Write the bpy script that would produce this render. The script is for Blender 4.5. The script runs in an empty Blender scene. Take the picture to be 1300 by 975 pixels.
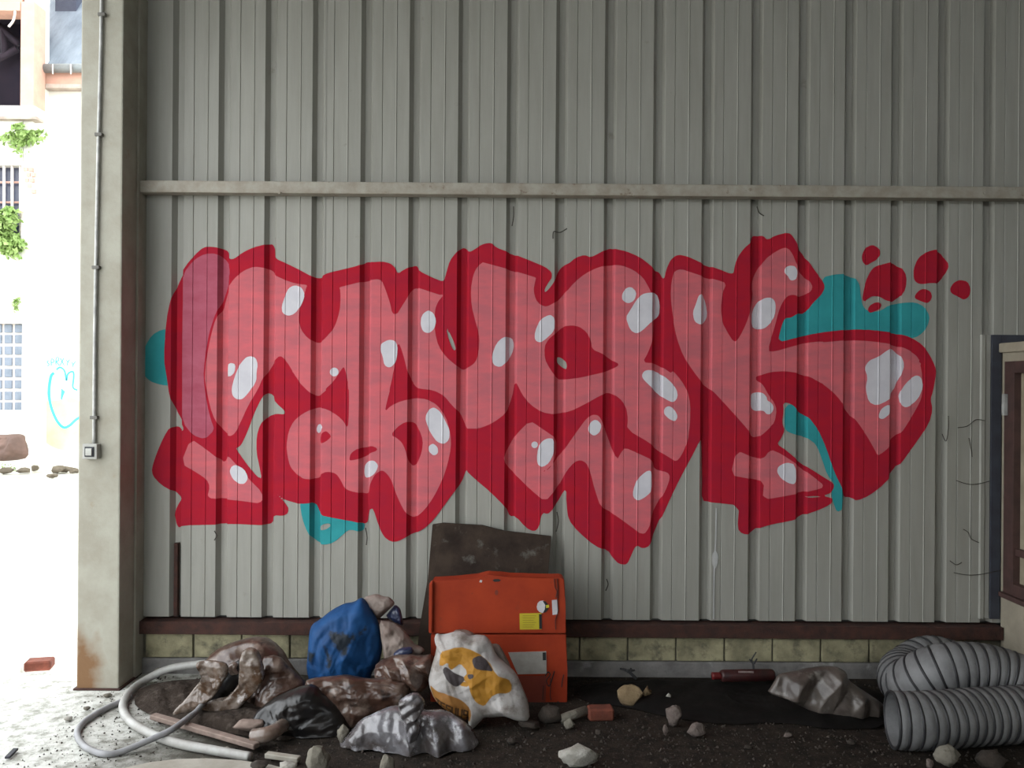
import bpy, bmesh, math, random
import numpy as np
from mathutils import Vector, Matrix

# ------------------------------------------------------------------ camera, sky, exposure
SC = bpy.context.scene
COL = SC.collection
F = 1090.0                      # focal length in pixels of the 1300 x 975 frame
CAM = (0.0, -4.45, 1.51)
ROLL = math.radians(0.42)
CR, SR = math.cos(ROLL), math.sin(ROLL)

cd = bpy.data.cameras.new('camera')
cd.sensor_fit = 'HORIZONTAL'
cd.sensor_width = 36.0
cd.lens = 36.0 * F / 1300.0
cd.clip_start = 0.05
cd.clip_end = 200
cam = bpy.data.objects.new('camera', cd)
cam.matrix_world = Matrix(((CR, -SR, 0, CAM[0]), (0, 0, -1, CAM[1]), (SR, CR, 0, CAM[2]), (0, 0, 0, 1)))
COL.objects.link(cam)
SC.camera = cam

w = bpy.data.worlds.new('sky')
SC.world = w
w.use_nodes = True
bg = w.node_tree.nodes['Background']
bg.inputs['Color'].default_value = (0.93, 0.97, 1.0, 1)     # bright overcast sky
bg.inputs['Strength'].default_value = 4.7

SC.view_settings.view_transform = 'Standard'
SC.view_settings.look = 'None'
SC.view_settings.gamma = 1.0
SC.view_settings.use_curve_mapping = False
SC.view_settings.exposure = 0.0
try:
    SC.cycles.max_bounces = 10
    SC.cycles.diffuse_bounces = 6
    SC.cycles.transparent_max_bounces = 12
    SC.cycles.use_denoising = True
except Exception:
    pass

R = random.Random(7)


# ------------------------------------------------------------------ helpers
def ray(px, py):
    u, v = px - 650.0, py - 487.5
    return (u * CR + v * SR, F, u * SR - v * CR)


def P(px, py, Y=0.0):
    """point of the place that lies on the plane y = Y"""
    d = ray(px, py)
    t = (Y - CAM[1]) / d[1]
    return (CAM[0] + d[0] * t, Y, CAM[2] + d[2] * t)


def PX(px, py, X):
    d = ray(px, py)
    t = (X - CAM[0]) / d[0]
    return (X, CAM[1] + d[1] * t, CAM[2] + d[2] * t)


def PF(px, py, z=0.0):
    """point on the ground"""
    d = ray(px, py)
    t = (z - CAM[2]) / d[2]
    return (CAM[0] + d[0] * t, CAM[1] + d[1] * t, z)


def srgb(r, g, b):
    f = lambda c: (c / 255.0) / 12.92 if c <= 10 else (((c / 255.0) + 0.055) / 1.055) ** 2.4
    return (f(r), f(g), f(b))


def nd(nt, kind, **kw):
    n = nt.nodes.new(kind)
    for k, v in kw.items():
        if k in n.inputs:
            n.inputs[k].default_value = v
        else:
            setattr(n, k, v)
    return n


def mat(name, col, rough=0.7, col2=None, scale=6.0, amount=1.0, bump=0.0, bscale=40.0, metal=0.0, spec=0.4,
        stretch=(1, 1, 1), trans=0.0, lo=0.35, hi=0.65, detail=6.0, col3=None, scale3=2.0, lo3=0.55, hi3=0.7, coat=0.0):
    m = bpy.data.materials.new(name)
    m.use_nodes = True
    nt = m.node_tree
    b = nt.nodes['Principled BSDF']
    b.inputs['Roughness'].default_value = rough
    b.inputs['Metallic'].default_value = metal
    b.inputs['Specular IOR Level'].default_value = spec
    b.inputs['Transmission Weight'].default_value = trans
    b.inputs['Coat Weight'].default_value = coat
    b.inputs['Coat Roughness'].default_value = 0.15
    c4 = (*col, 1)
    geo = nd(nt, 'ShaderNodeNewGeometry')
    mp = nd(nt, 'ShaderNodeMapping')
    mp.inputs['Scale'].default_value = stretch
    nt.links.new(geo.outputs['Position'], mp.inputs['Vector'])
    out = None
    if col2 is not None:
        n = nd(nt, 'ShaderNodeTexNoise', Scale=scale, Detail=detail, Roughness=0.62)
        nt.links.new(mp.outputs['Vector'], n.inputs['Vector'])
        r = nd(nt, 'ShaderNodeMapRange')
        r.inputs['From Min'].default_value = lo
        r.inputs['From Max'].default_value = hi
        r.inputs['To Max'].default_value = amount
        nt.links.new(n.outputs['Fac'], r.inputs['Value'])
        mx = nd(nt, 'ShaderNodeMix', data_type='RGBA')
        mx.inputs['A'].default_value = c4
        mx.inputs[6].default_value = c4
        mx.inputs[7].default_value = (*col2, 1)
        nt.links.new(r.outputs['Result'], mx.inputs[0])
        out = mx.outputs[2]
        if col3 is not None:
            n3 = nd(nt, 'ShaderNodeTexNoise', Scale=scale3, Detail=7.0, Roughness=0.65)
            nt.links.new(geo.outputs['Position'], n3.inputs['Vector'])
            r3 = nd(nt, 'ShaderNodeMapRange')
            r3.inputs['From Min'].default_value = lo3
            r3.inputs['From Max'].default_value = hi3
            nt.links.new(n3.outputs['Fac'], r3.inputs['Value'])
            m3 = nd(nt, 'ShaderNodeMix', data_type='RGBA')
            m3.inputs[7].default_value = (*col3, 1)
            nt.links.new(out, m3.inputs[6])
            nt.links.new(r3.outputs['Result'], m3.inputs[0])
            out = m3.outputs[2]
        nt.links.new(out, b.inputs['Base Color'])
    else:
        b.inputs['Base Color'].default_value = c4
    if bump > 0:
        n2 = nd(nt, 'ShaderNodeTexNoise', Scale=bscale, Detail=5.0)
        nt.links.new(geo.outputs['Position'], n2.inputs['Vector'])
        bp = nd(nt, 'ShaderNodeBump', Strength=bump, Distance=0.01)
        nt.links.new(n2.outputs['Fac'], bp.inputs['Height'])
        nt.links.new(bp.outputs['Normal'], b.inputs['Normal'])
    return m


def mesh_obj(name, verts, faces, m=None, parent=None, smooth=False, loc=None):
    me = bpy.data.meshes.new(name)
    me.from_pydata([tuple(v) for v in verts], [], [tuple(f) for f in faces])
    me.update()
    if smooth:
        me.polygons.foreach_set('use_smooth', [True] * len(me.polygons))
    if m:
        me.materials.append(m)
    o = bpy.data.objects.new(name, me)
    COL.objects.link(o)
    if parent:
        o.parent = parent
    if loc:
        o.location = loc
    return o


def bm_obj(name, bm, m=None, parent=None, smooth=False):
    bmesh.ops.recalc_face_normals(bm, faces=bm.faces)
    me = bpy.data.meshes.new(name)
    bm.to_mesh(me)
    bm.free()
    if smooth:
        me.polygons.foreach_set('use_smooth', [True] * len(me.polygons))
    if m:
        me.materials.append(m)
    o = bpy.data.objects.new(name, me)
    COL.objects.link(o)
    if parent:
        o.parent = parent
    return o


def bm_box(bm, lo, hi, bevel=0.0):
    r = bmesh.ops.create_cube(bm, size=1.0)
    vs = r['verts']
    for v in vs:
        v.co = Vector([lo[i] + (v.co[i] + 0.5) * (hi[i] - lo[i]) for i in range(3)])
    if bevel > 0:
        es = list({e for v in vs for e in v.link_edges})
        bmesh.ops.bevel(bm, geom=es, offset=bevel, segments=2, affect='EDGES', profile=0.6)


def box(name, lo, hi, m, parent=None, bevel=0.0):
    lo2 = [min(a, b) for a, b in zip(lo, hi)]
    hi2 = [max(a, b) for a, b in zip(lo, hi)]
    bm = bmesh.new()
    bm_box(bm, lo2, hi2, bevel)
    return bm_obj(name, bm, m, parent)


def tag(o, label, cat, group=None, kind=None):
    o['label'] = label
    o['category'] = cat
    if group:
        o['group'] = group
    if kind:
        o['kind'] = kind
    return o


def thing(name, label, cat, loc=(0, 0, 0), group=None, kind=None):
    o = bpy.data.objects.new(name, None)
    o.empty_display_size = 0.1
    o.location = loc
    COL.objects.link(o)
    bpy.context.view_layer.update()
    return tag(o, label, cat, group, kind)


def keep(o, parent):
    """parent without moving (parents here are unrotated Empties when used)"""
    o.parent = parent
    o.matrix_parent_inverse = parent.matrix_basis.inverted()
    return o


def prism_y(name, pts, thick, m, parent=None, bevel=0.0):
    """pts: 3-D front outline, pushed back by thick along +y"""
    bm = bmesh.new()
    a = [bm.verts.new(p) for p in pts]
    b = [bm.verts.new((p[0], p[1] + thick, p[2])) for p in pts]
    n = len(pts)
    bm.faces.new(a)
    bm.faces.new(b[::-1])
    for i in range(n):
        bm.faces.new((a[i], b[i], b[(i + 1) % n], a[(i + 1) % n]))
    if bevel > 0:
        bmesh.ops.bevel(bm, geom=list(bm.edges), offset=bevel, segments=2, affect='EDGES')
    return bm_obj(name, bm, m, parent)


def catmull(pts, per=8, closed=False):
    pts = [Vector(p) for p in pts]
    n = len(pts)
    out = []
    for i in range(n if closed else n - 1):
        if closed:
            a, b, c, d = pts[(i - 1) % n], pts[i], pts[(i + 1) % n], pts[(i + 2) % n]
        else:
            a, b, c, d = pts[max(i - 1, 0)], pts[i], pts[i + 1], pts[min(i + 2, n - 1)]
        for k in range(per):
            t = k / per
            out.append(0.5 * ((2 * b) + (c - a) * t + (2 * a - 5 * b + 4 * c - d) * t * t + (3 * b - a - 3 * c + d) * t ** 3))
    if not closed:
        out.append(pts[-1])
    return out


def frames(path):
    """tangent, normal, binormal along a path (parallel transport)"""
    res = []
    up = Vector((0, 0, 1))
    prev = None
    for i, p in enumerate(path):
        t = (path[min(i + 1, len(path) - 1)] - path[max(i - 1, 0)]).normalized()
        if prev is None:
            nrm = up.cross(t)
            if nrm.length < 1e-3:
                nrm = Vector((1, 0, 0)).cross(t)
            nrm.normalize()
        else:
            nrm = (prev - t * prev.dot(t)).normalized()
        prev = nrm
        res.append((p, t, nrm, t.cross(nrm)))
    return res


def tube(name, path, rad, m, parent=None, seg=10, cap=True, hollow=0.0):
    """rad: number or function of 0..1"""
    fr = frames([Vector(p) for p in path])
    n = len(fr)
    vs, fs = [], []
    for i, (p, t, a, b) in enumerate(fr):
        r = rad(i / (n - 1)) if callable(rad) else rad
        for k in range(seg):
            th = 2 * math.pi * k / seg
            vs.append(p + a * (r * math.cos(th)) + b * (r * math.sin(th)))
    for i in range(n - 1):
        for k in range(seg):
            k2 = (k + 1) % seg
            fs.append((i * seg + k, i * seg + k2, (i + 1) * seg + k2, (i + 1) * seg + k))
    if cap:
        fs.append(tuple(range(seg))[::-1])
        fs.append(tuple((n - 1) * seg + k for k in range(seg)))
    return mesh_obj(name, vs, fs, m, parent, smooth=True)


def tri_wave(s):
    return np.abs(np.mod(s, 2.0) - 1.0) * 2.0 - 1.0


def crumple(Pn, seed, freq, k=8):
    """creased field in about -1..1 at points Pn (n x 3)"""
    g = np.random.RandomState(seed)
    out = np.zeros(len(Pn))
    tot = 0.0
    for i in range(k):
        d = g.normal(size=3)
        d /= np.linalg.norm(d)
        e = g.normal(size=3)
        e /= np.linalg.norm(e)
        f = freq * (0.45 + 1.6 * g.rand())
        s = Pn @ d * f + g.rand() * 7 + 0.45 * np.sin(Pn @ e * f * 0.9 + g.rand() * 6)
        wgt = 0.5 + 0.5 * np.sin(Pn @ g.normal(size=3) * freq * 0.35 + g.rand() * 6)
        a = 1.0 / (1.0 + 0.35 * i)
        out += a * wgt * tri_wave(s)
        tot += a * 0.6
    return out / tot


def resample(pts, n):
    pts = np.array(pts, float)
    q = np.vstack([pts, pts[:1]])
    L = np.r_[0, np.cumsum(np.hypot(*(np.diff(q, axis=0).T)))]
    s = np.linspace(0, L[-1], n, endpoint=False)
    return np.stack([np.interp(s, L, q[:, 0]), np.interp(s, L, q[:, 1])], 1)


def chaikin(pts, it=1):
    p = np.array(pts, float)
    for _ in range(it):
        q = np.roll(p, -1, axis=0)
        p = np.stack([0.78 * p + 0.22 * q, 0.22 * p + 0.78 * q], 1).reshape(-1, 2)
    return p


def blob(name, outline, Y, thick, m, parent=None, seed=1, amp=0.02, freq=14.0, back=0.5, n=170, rings=38, centre=None,
         power=2.2, edge=0.35, attrs=None, floor=0.004, lean=0.0, smooth=True):
    """crumpled bag / film: closed skin whose outline (pixels) stands at depth Y"""
    ol = resample(chaikin(outline, 1), n)
    c = np.array(centre) if centre is not None else ol.mean(0)
    ts = np.linspace(0, 1, rings + 1)[1:]
    px = [c]
    tt = [0.0]
    for t in ts:
        for p in ol:
            px.append(c + (p - c) * t)
            tt.append(t)
    px = np.array(px)
    tt = np.array(tt)
    W = np.array([P(x, y, Y) for x, y in px])
    zb = W[:, 2].min()
    W[:, 1] += (W[:, 2] - zb) * lean
    h = np.sqrt(np.maximum(0.0, 1 - tt ** power))
    Wf = W.copy()
    Wf[:, 1] -= thick * h
    Wb = W.copy()
    Wb[:, 1] += thick * back * h
    fade = edge + (1 - edge) * (1 - tt ** 4)
    for Q, s in ((Wf, 0), (Wb, 50)):
        d = crumple(Q, seed + s, freq * 1.1, 4) * 0.8 + crumple(Q, seed + s + 5, freq * 0.6, 3) * 0.5
        d2 = crumple(Q, seed + s + 1, freq * 2.2, 8)
        d3 = crumple(Q, seed + 2, freq * 0.9)
        d4 = crumple(Q, seed + s + 7, freq * 4.0, 9)
        Q[:, 1] -= (amp * 1.15 * d + amp * 0.38 * d2 + amp * 0.16 * d4) * np.minimum(1, fade + 0.2) * (1 if s == 0 else -1)
        Q[:, 0] += amp * 0.5 * d3 * fade
        Q[:, 2] += amp * 0.5 * crumple(Q, seed + 3, freq * 0.9) * fade
    nb = len(px)
    # share the rim
    rim0 = 1 + (rings - 1) * n
    mid = 0.5 * (Wf[rim0:] + Wb[rim0:])
    Wf[rim0:] = mid
    V = np.vstack([Wf, Wb[:rim0]])
    if floor is not None:
        V[:, 2] = np.maximum(V[:, 2], floor)
    fs = []
    for side in (0, 1):
        def idx(r, k):
            k %= n
            if r == 0:
                return 0 if side == 0 else nb
            if r == rings:
                return rim0 + k
            return (1 + (r - 1) * n + k) if side == 0 else (nb + 1 + (r - 1) * n + k)
        for k in range(n):
            f = (idx(0, 0), idx(1, k), idx(1, k + 1))
            fs.append(f if side else f[::-1])
            for r in range(1, rings):
                f = (idx(r, k), idx(r + 1, k), idx(r + 1, k + 1), idx(r, k + 1))
                fs.append(f if side else f[::-1])
    o = mesh_obj(name, V, fs, m, parent, smooth=smooth)
    if attrs:
        for nm, fn in attrs.items():
            d = fn(px)
            at = o.data.attributes.new(nm, 'FLOAT', 'POINT')
            full = np.r_[d, np.full(rim0, 9.0)]
            at.data.foreach_set('value', full.astype(np.float32))
    return o


def rock(name, cx, base, wpx, hpx, m, parent=None, seed=0, depth=0.8, pts=22, rough=0.12, z0=0.0, Y=None, rot=0.0, flat=False):
    """broken stone whose foot shows at pixel row base"""
    if Y is None:
        g = PF(cx, base, z0)
    else:
        g = P(cx, base, Y)
    d = (g[1] - CAM[1]) / F
    wx, hz = wpx * d, hpx * d
    r = np.random.RandomState(seed + 11)
    bm = bmesh.new()
    for i in range(pts):
        v = r.normal(size=3)
        v /= np.linalg.norm(v)
        v *= 1 - 0.25 * r.rand()
        bm.verts.new((v[0] * wx / 2, v[1] * wx * depth / 2, v[2] * hz * 0.62))
    bmesh.ops.convex_hull(bm, input=list(bm.verts))
    for v in [v for v in bm.verts if not v.link_faces]:
        bm.verts.remove(v)
    bmesh.ops.subdivide_edges(bm, edges=list(bm.edges), cuts=2, use_grid_fill=True)
    bmesh.ops.triangulate(bm, faces=list(bm.faces))
    co = np.array([v.co for v in bm.verts])
    nz = crumple(co / max(wx, 1e-3), seed, 6.0)
    zmin = co[:, 2].min()
    for v, q in zip(bm.verts, nz):
        v.co += v.co.normalized() * float(q) * rough * min(wx, hz) * 0.6
    c, s = math.cos(rot), math.sin(rot)
    zmin = min(v.co.z for v in bm.verts)
    for v in bm.verts:
        x, z = v.co.x, v.co.z - zmin
        v.co.x, v.co.z = x * c - z * s, x * s + z * c
    zmin = min(v.co.z for v in bm.verts)
    for v in bm.verts:
        v.co.z -= zmin
    o = bm_obj(name, bm, m, parent, smooth=not flat)
    o.location = g
    return o


# ------------------------------------------------------------------ materials
M = {}
M['sheet'] = mat('cladding_paint', (0.305, 0.30, 0.268), 0.5, (0.25, 0.245, 0.215), 3.5, 0.8, 0.05, 30, stretch=(5, 1, 0.5),
                 col3=(0.17, 0.155, 0.13), scale3=9.0, lo3=0.66, hi3=0.80)
M['girt'] = mat('girt_paint', (0.34, 0.32, 0.27), 0.6, (0.22, 0.18, 0.14), 14, 0.7, 0.15, 60, col3=(0.12, 0.06, 0.03), scale3=20, lo3=0.62, hi3=0.75)
M['rail'] = mat('rusty_rail', (0.065, 0.025, 0.017), 0.85, (0.03, 0.015, 0.012), 18, 1.0, 0.4, 70)
M['block'] = mat('painted_block', (0.36, 0.33, 0.205), 0.9, (0.17, 0.155, 0.095), 7, 1.0, 0.5, 60, col3=(0.075, 0.068, 0.048), scale3=11, lo3=0.52, hi3=0.7)
M['kerb'] = mat('kerb_concrete', (0.21, 0.20, 0.19), 0.9, (0.12, 0.115, 0.11), 10, 0.9, 0.5, 50, col3=(0.33, 0.33, 0.32), scale3=8, lo3=0.58, hi3=0.72)
M['mortar'] = mat('mortar', (0.13, 0.12, 0.085), 0.95, (0.08, 0.075, 0.06), 20, 1.0)
M['core'] = mat('wall_backing', (0.05, 0.05, 0.045), 0.9, (0.04, 0.04, 0.04), 5)
M['column'] = mat('column_paint', (0.34, 0.33, 0.275), 0.65, (0.27, 0.25, 0.20), 7, 0.9, 0.15, 60, col3=(0.25, 0.16, 0.08), scale3=6, lo3=0.64, hi3=0.8)
M['galv'] = mat('galvanised', (0.46, 0.46, 0.44), 0.5, (0.24, 0.24, 0.23), 20, 0.8, metal=0.2)
M['boxplastic'] = mat('grey_plastic', (0.46, 0.46, 0.43), 0.5, (0.28, 0.27, 0.25), 20, 0.8)
M['dark'] = mat('dark_steel', (0.035, 0.035, 0.045), 0.7, (0.02, 0.02, 0.025), 20, 0.8)
M['navy'] = mat('navy_shadow_gap', (0.045, 0.05, 0.065), 0.7, (0.03, 0.03, 0.04), 12, 0.8)
M['plaster'] = mat('beige_plaster', (0.33, 0.29, 0.22), 0.9, (0.25, 0.22, 0.17), 8, 0.9, 0.3, 40)
M['brownwood'] = mat('brown_frame', (0.075, 0.038, 0.033), 0.6, (0.045, 0.025, 0.022), 14, 0.9)
M['pane'] = mat('dusty_pane', (0.33, 0.29, 0.21), 0.35, (0.24, 0.21, 0.15), 9, 0.9)
M['roof'] = mat('roof_sheet', (0.20, 0.20, 0.19), 0.8, (0.15, 0.15, 0.14), 4, 0.8)


# ------------------------------------------------------------------ the hall: floor, ground, roof, far walls
def floor_material():
    m = bpy.data.materials.new('floor_concrete_and_soil')
    m.use_nodes = True
    nt = m.node_tree
    b = nt.nodes['Principled BSDF']
    b.inputs['Roughness'].default_value = 0.92
    b.inputs['Specular IOR Level'].default_value = 0.2
    geo = nd(nt, 'ShaderNodeNewGeometry')
    sep = nd(nt, 'ShaderNodeSeparateXYZ')
    nt.links.new(geo.outputs['Position'], sep.inputs['Vector'])
    n1 = nd(nt, 'ShaderNodeTexNoise', Scale=2.6, Detail=8.0, Roughness=0.65)
    n2 = nd(nt, 'ShaderNodeTexNoise', Scale=16.0, Detail=8.0, Roughness=0.7)
    n3 = nd(nt, 'ShaderNodeTexNoise', Scale=55.0, Detail=6.0, Roughness=0.7)
    for n in (n1, n2, n3):
        nt.links.new(geo.outputs['Position'], n.inputs['Vector'])
    # soil lies on the floor away from the open side, with a ragged edge
    add = nd(nt, 'ShaderNodeMath', operation='MULTIPLY_ADD')
    add.inputs[1].default_value = 1.3
    nt.links.new(n1.outputs['Fac'], add.inputs[0])
    nt.links.new(sep.outputs['X'], add.inputs[2])
    mr = nd(nt, 'ShaderNodeMapRange')
    mr.inputs['From Min'].default_value = -1.15
    mr.inputs['From Max'].default_value = -0.25
    nt.links.new(add.outputs[0], mr.inputs['Value'])

    def mix(a, bcol, fac, lo, hi):
        r = nd(nt, 'ShaderNodeMapRange')
        r.inputs['From Min'].default_value = lo
        r.inputs['From Max'].default_value = hi
        nt.links.new(fac, r.inputs['Value'])
        x = nd(nt, 'ShaderNodeMix', data_type='RGBA')
        for s, v in ((6, a), (7, bcol)):
            if isinstance(v, tuple):
                x.inputs[s].default_value = (*v, 1)
            else:
                nt.links.new(v, x.inputs[s])
        nt.links.new(r.outputs['Result'], x.inputs[0])
        return x.outputs[2]
    conc = mix((0.58, 0.58, 0.54), (0.40, 0.40, 0.36), n2.outputs['Fac'], 0.42, 0.62)
    conc = mix(conc, (0.13, 0.12, 0.095), n1.outputs['Fac'], 0.55, 0.75)
    conc = mix(conc, (0.22, 0.22, 0.185), n2.outputs['Fac'], 0.50, 0.70)
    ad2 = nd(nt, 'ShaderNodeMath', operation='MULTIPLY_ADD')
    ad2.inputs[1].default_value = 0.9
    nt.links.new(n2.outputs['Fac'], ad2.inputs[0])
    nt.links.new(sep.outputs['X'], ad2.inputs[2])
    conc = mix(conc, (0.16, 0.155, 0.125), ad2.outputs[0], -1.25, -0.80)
    soil = mix((0.030, 0.022, 0.016), (0.012, 0.009, 0.007), n2.outputs['Fac'], 0.4, 0.6)
    soil = mix(soil, (0.085, 0.066, 0.05), n3.outputs['Fac'], 0.56, 0.74)
    x = nd(nt, 'ShaderNodeMix', data_type='RGBA')
    nt.links.new(conc, x.inputs[6])
    nt.links.new(soil, x.inputs[7])
    nt.links.new(mr.outputs['Result'], x.inputs[0])
    nt.links.new(x.outputs[2], b.inputs['Base Color'])
    bp = nd(nt, 'ShaderNodeBump', Strength=0.6, Distance=0.012)
    nt.links.new(n3.outputs['Fac'], bp.inputs['Height'])
    nt.links.new(bp.outputs['Normal'], b.inputs['Normal'])
    return m


M['floor'] = floor_material()
xs = np.r_[np.linspace(-2.6, 3.0, 141), np.array([5.0, 8.0])]
ys = np.r_[np.array([-10.0, -6.0, -3.0]), np.linspace(-1.6, 0.0, 41)]
GX, GY = np.meshgrid(xs, ys)
pts = np.stack([GX.ravel(), GY.ravel(), np.zeros(GX.size)], 1)
hz = 0.010 * crumple(pts, 5, 5.0) + 0.005 * crumple(pts, 9, 17.0)
soilw = np.clip((pts[:, 0] + 1.0) / 1.2, 0.15, 1)
pts[:, 2] = np.minimum(hz * soilw, 0.0) - 0.001
nx = len(xs)
fs = [(j * nx + i, j * nx + i + 1, (j + 1) * nx + i + 1, (j + 1) * nx + i) for j in range(len(ys) - 1) for i in range(nx - 1)]
o = mesh_obj('floor', pts, fs, M['floor'], smooth=True)
tag(o, 'concrete hall floor covered with dark soil and grit below the painted wall', 'floor', kind='structure')

M['ground'] = mat('pale_gravel', (0.62, 0.60, 0.54), 0.95, (0.48, 0.47, 0.41), 5, 0.9, 0.4, 40)
o = box('ground', (-40, -30, -0.3), (-2.6, 40, -0.012), M['ground'])
tag(o, 'sunlit pale gravel yard outside the open side of the hall', 'ground', kind='structure')
o = box('ground_behind', (-2.6, 0.12, -0.3), (40, 40, -0.012), M['ground'])
tag(o, 'strip of pale gravel yard behind the corrugated wall', 'ground', kind='structure')

HALL_Y0, HALL_X1, HALL_H = -9.0, 7.0, 4.6
o = box('ceiling', (-2.35, HALL_Y0, HALL_H), (HALL_X1, 0.2, HALL_H + 0.12), M['roof'])
tag(o, 'grey sheet roof over the hall', 'ceiling', kind='structure')
o = box('wall_right', (HALL_X1, HALL_Y0, -0.3), (HALL_X1 + 0.15, 0.2, HALL_H), M['plaster'])
tag(o, 'far beige side wall of the hall', 'wall', kind='structure')
o = box('wall_front', (-2.2, HALL_Y0 - 0.15, -0.3), (HALL_X1, HALL_Y0, 3.62), M['plaster'])      # gap under the roof added to let in fill light
tag(o, 'beige wall behind the viewer', 'wall', kind='structure')
o = box('wall_left', (-2.35, HALL_Y0, -0.3), (-2.2, -6.3, HALL_H), M['plaster'])  # unseen wall, added to shorten the open bay and cut its light
tag(o, 'unseen beige side wall added to shorten the open bay', 'wall', kind='structure')
o = box('added_lintel', (-2.35, -6.3, 3.6), (-2.2, 0.1, HALL_H), M['column'])  # unseen beam, added to dim the top of the back wall
tag(o, 'unseen lintel added over the open bay to keep light off the upper wall', 'beam', kind='structure')

# ------------------------------------------------------------------ back wall: core, kerb, blocks, rail, girt, cladding sheets
rib_px = [218.5, 277, 336, 396, 457.5, 519, 581, 643, 705, 767, 829, 891, 953, 1013, 1072, 1131, 1190, 1248]
ribs = [P(x, 215)[0] for x in rib_px]
while ribs[-1] < 6.6:
    ribs.append(ribs[-1] + 0.247)
X_L = P(150, 215)[0]
Z_BOT = P(650, 786)[2]
Z_TOP = HALL_H
DEP, FL, FLOORW, FL2 = 0.033, 0.019, 0.030, 0.013

wall = box('wall_back', (-2.10, 0.055, 0.0), (HALL_X1, 0.12, Z_TOP), M['core'])
tag(wall, 'corrugated grey-white cladding wall on a block plinth, carrying the graffiti', 'wall', kind='structure')


def rib_profile(x0):
    """valley (pressed away from the room) starting at x0, then the little grooves of the flat"""
    return [(x0, 0.0), (x0 + FL, DEP), (x0 + FL + FLOORW, DEP), (x0 + FL + FLOORW + FL2, 0.0),
            (x0 + 0.110, 0.0), (x0 + 0.113, 0.004), (x0 + 0.116, 0.0),
            (x0 + 0.180, 0.0), (x0 + 0.184, -0.003), (x0 + 0.188, 0.0)]


full_profile = [(X_L, 0.0)]
for r_ in ribs:
    full_profile += rib_profile(r_)
full_profile.append((HALL_X1, 0.0))


def profile_slice(a, b, lift_a=0.0):
    fx = np.array([p[0] for p in full_profile])
    fy = np.array([p[1] for p in full_profile])
    pts = [(a, float(np.interp(a, fx, fy)))]
    pts += [p for p in full_profile if a + 1e-6 < p[0] < b - 1e-6]
    pts.append((b, float(np.interp(b, fx, fy))))
    return pts


def sheet(a, b, z0, z1, front=0.0):
    p = profile_slice(a, b)
    n = len(p)
    T = 0.0016
    vs = []
    for (x, y) in p:
        vs.append((x, y + front, z0))
        vs.append((x, y + front, z1))
    for (x, y) in p:
        vs.append((x, y + front + T, z0))
        vs.append((x, y + front + T, z1))
    fs = []
    for i in range(n - 1):
        fs.append((2 * i, 2 * i + 2, 2 * i + 3, 2 * i + 1))
        q = 2 * n
        fs.append((q + 2 * i, q + 2 * i + 1, q + 2 * i + 3, q + 2 * i + 2))
        fs.append((2 * i, q + 2 * i, q + 2 * i + 2, 2 * i + 2))
        fs.append((2 * i + 1, 2 * i + 3, q + 2 * i + 3, q + 2 * i + 1))
    fs.append((0, 1, 2 * n + 1, 2 * n))
    e = 2 * (n - 1)
    fs.append((e, 2 * n + e, 2 * n + e + 1, e + 1))
    return mesh_obj('cladding_sheet', vs, fs, M['sheet'], wall)


lap = FL + FLOORW + FL2 + 0.010
seams = [3, 7, 11, 15, 19, 23, 27, 31, 35]
edges = [X_L] + [ribs[i] for i in seams if i < len(ribs)] + [HALL_X1]
for i in range(len(edges) - 1):
    a = edges[i] if i == 0 else edges[i]
    b = edges[i + 1] + (lap if i < len(edges) - 2 else 0)
    sheet(a, b, Z_BOT, Z_TOP, front=(-0.0 if i % 2 == 0 else 0.002))

zk1 = P(650, 837)[2]                       # top of the concrete kerb
zb1 = P(650, 800)[2]                       # top of the visible block course
box('kerb', (-2.05, -0.012, -0.05), (2.56, 0.05, zk1 - 0.004), M['kerb'], wall, 0.006)
box('mortar_bed', (-2.05, 0.004, zk1 - 0.004), (2.56, 0.055, zb1), M['mortar'], wall)
x = P(110, 820)[0]
bw = 61.2 / 245.0
k = 0
offs = P(858, 820)[0]
first = offs - 13 * bw
blk = None
for i in range(0, 20):
    x0 = first + i * bw + 0.004
    if x0 < -2.0 or x0 + bw > 2.56:
        continue
    jit = 0.003 * math.sin(i * 2.7)
    box('block', (x0, -0.008 + jit, zk1), (x0 + bw - 0.008, 0.05, zb1 + 0.02), M['block'], wall, 0.006)
# base rail, a rusty steel angle
zr0, zr1 = P(650, 805)[2], P(650, 789)[2]
bm = bmesh.new()
bm_box(bm, (-1.93, -0.048, zr0), (2.53, -0.040, zr1), 0.002)
bm_box(bm, (-1.93, -0.040, zr1 - 0.008), (2.53, 0.05, zr1), 0.002)
rail = bm_obj('trim_1', bm, M['rail'])
tag(rail, 'rusty brown steel base rail between the cladding and the block plinth', 'rail', kind='structure')
# girt
zg0, zg1 = P(650, 251.5)[2], P(650, 236.5)[2]
bm = bmesh.new()
bm_box(bm, (-1.925, -0.078, zg0), (HALL_X1, -0.0005, zg1), 0.006)
girt = bm_obj('trim_2', bm, M['girt'])
tag(girt, 'pale horizontal steel girt running across the corrugated wall', 'beam', kind='structure')
for px in (355, 660, 965, 1250):
    p = P(px, 245, -0.078)
    bm = bmesh.new()
    bmesh.ops.create_cone(bm, cap_ends=True, segments=6, radius1=0.007, radius2=0.007, depth=0.008,
                          matrix=Matrix.Translation((p[0], -0.081, p[2])) @ Matrix.Rotation(math.pi / 2, 4, 'X'))
    bm_obj('bolt', bm, M['girt'], girt)
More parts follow.
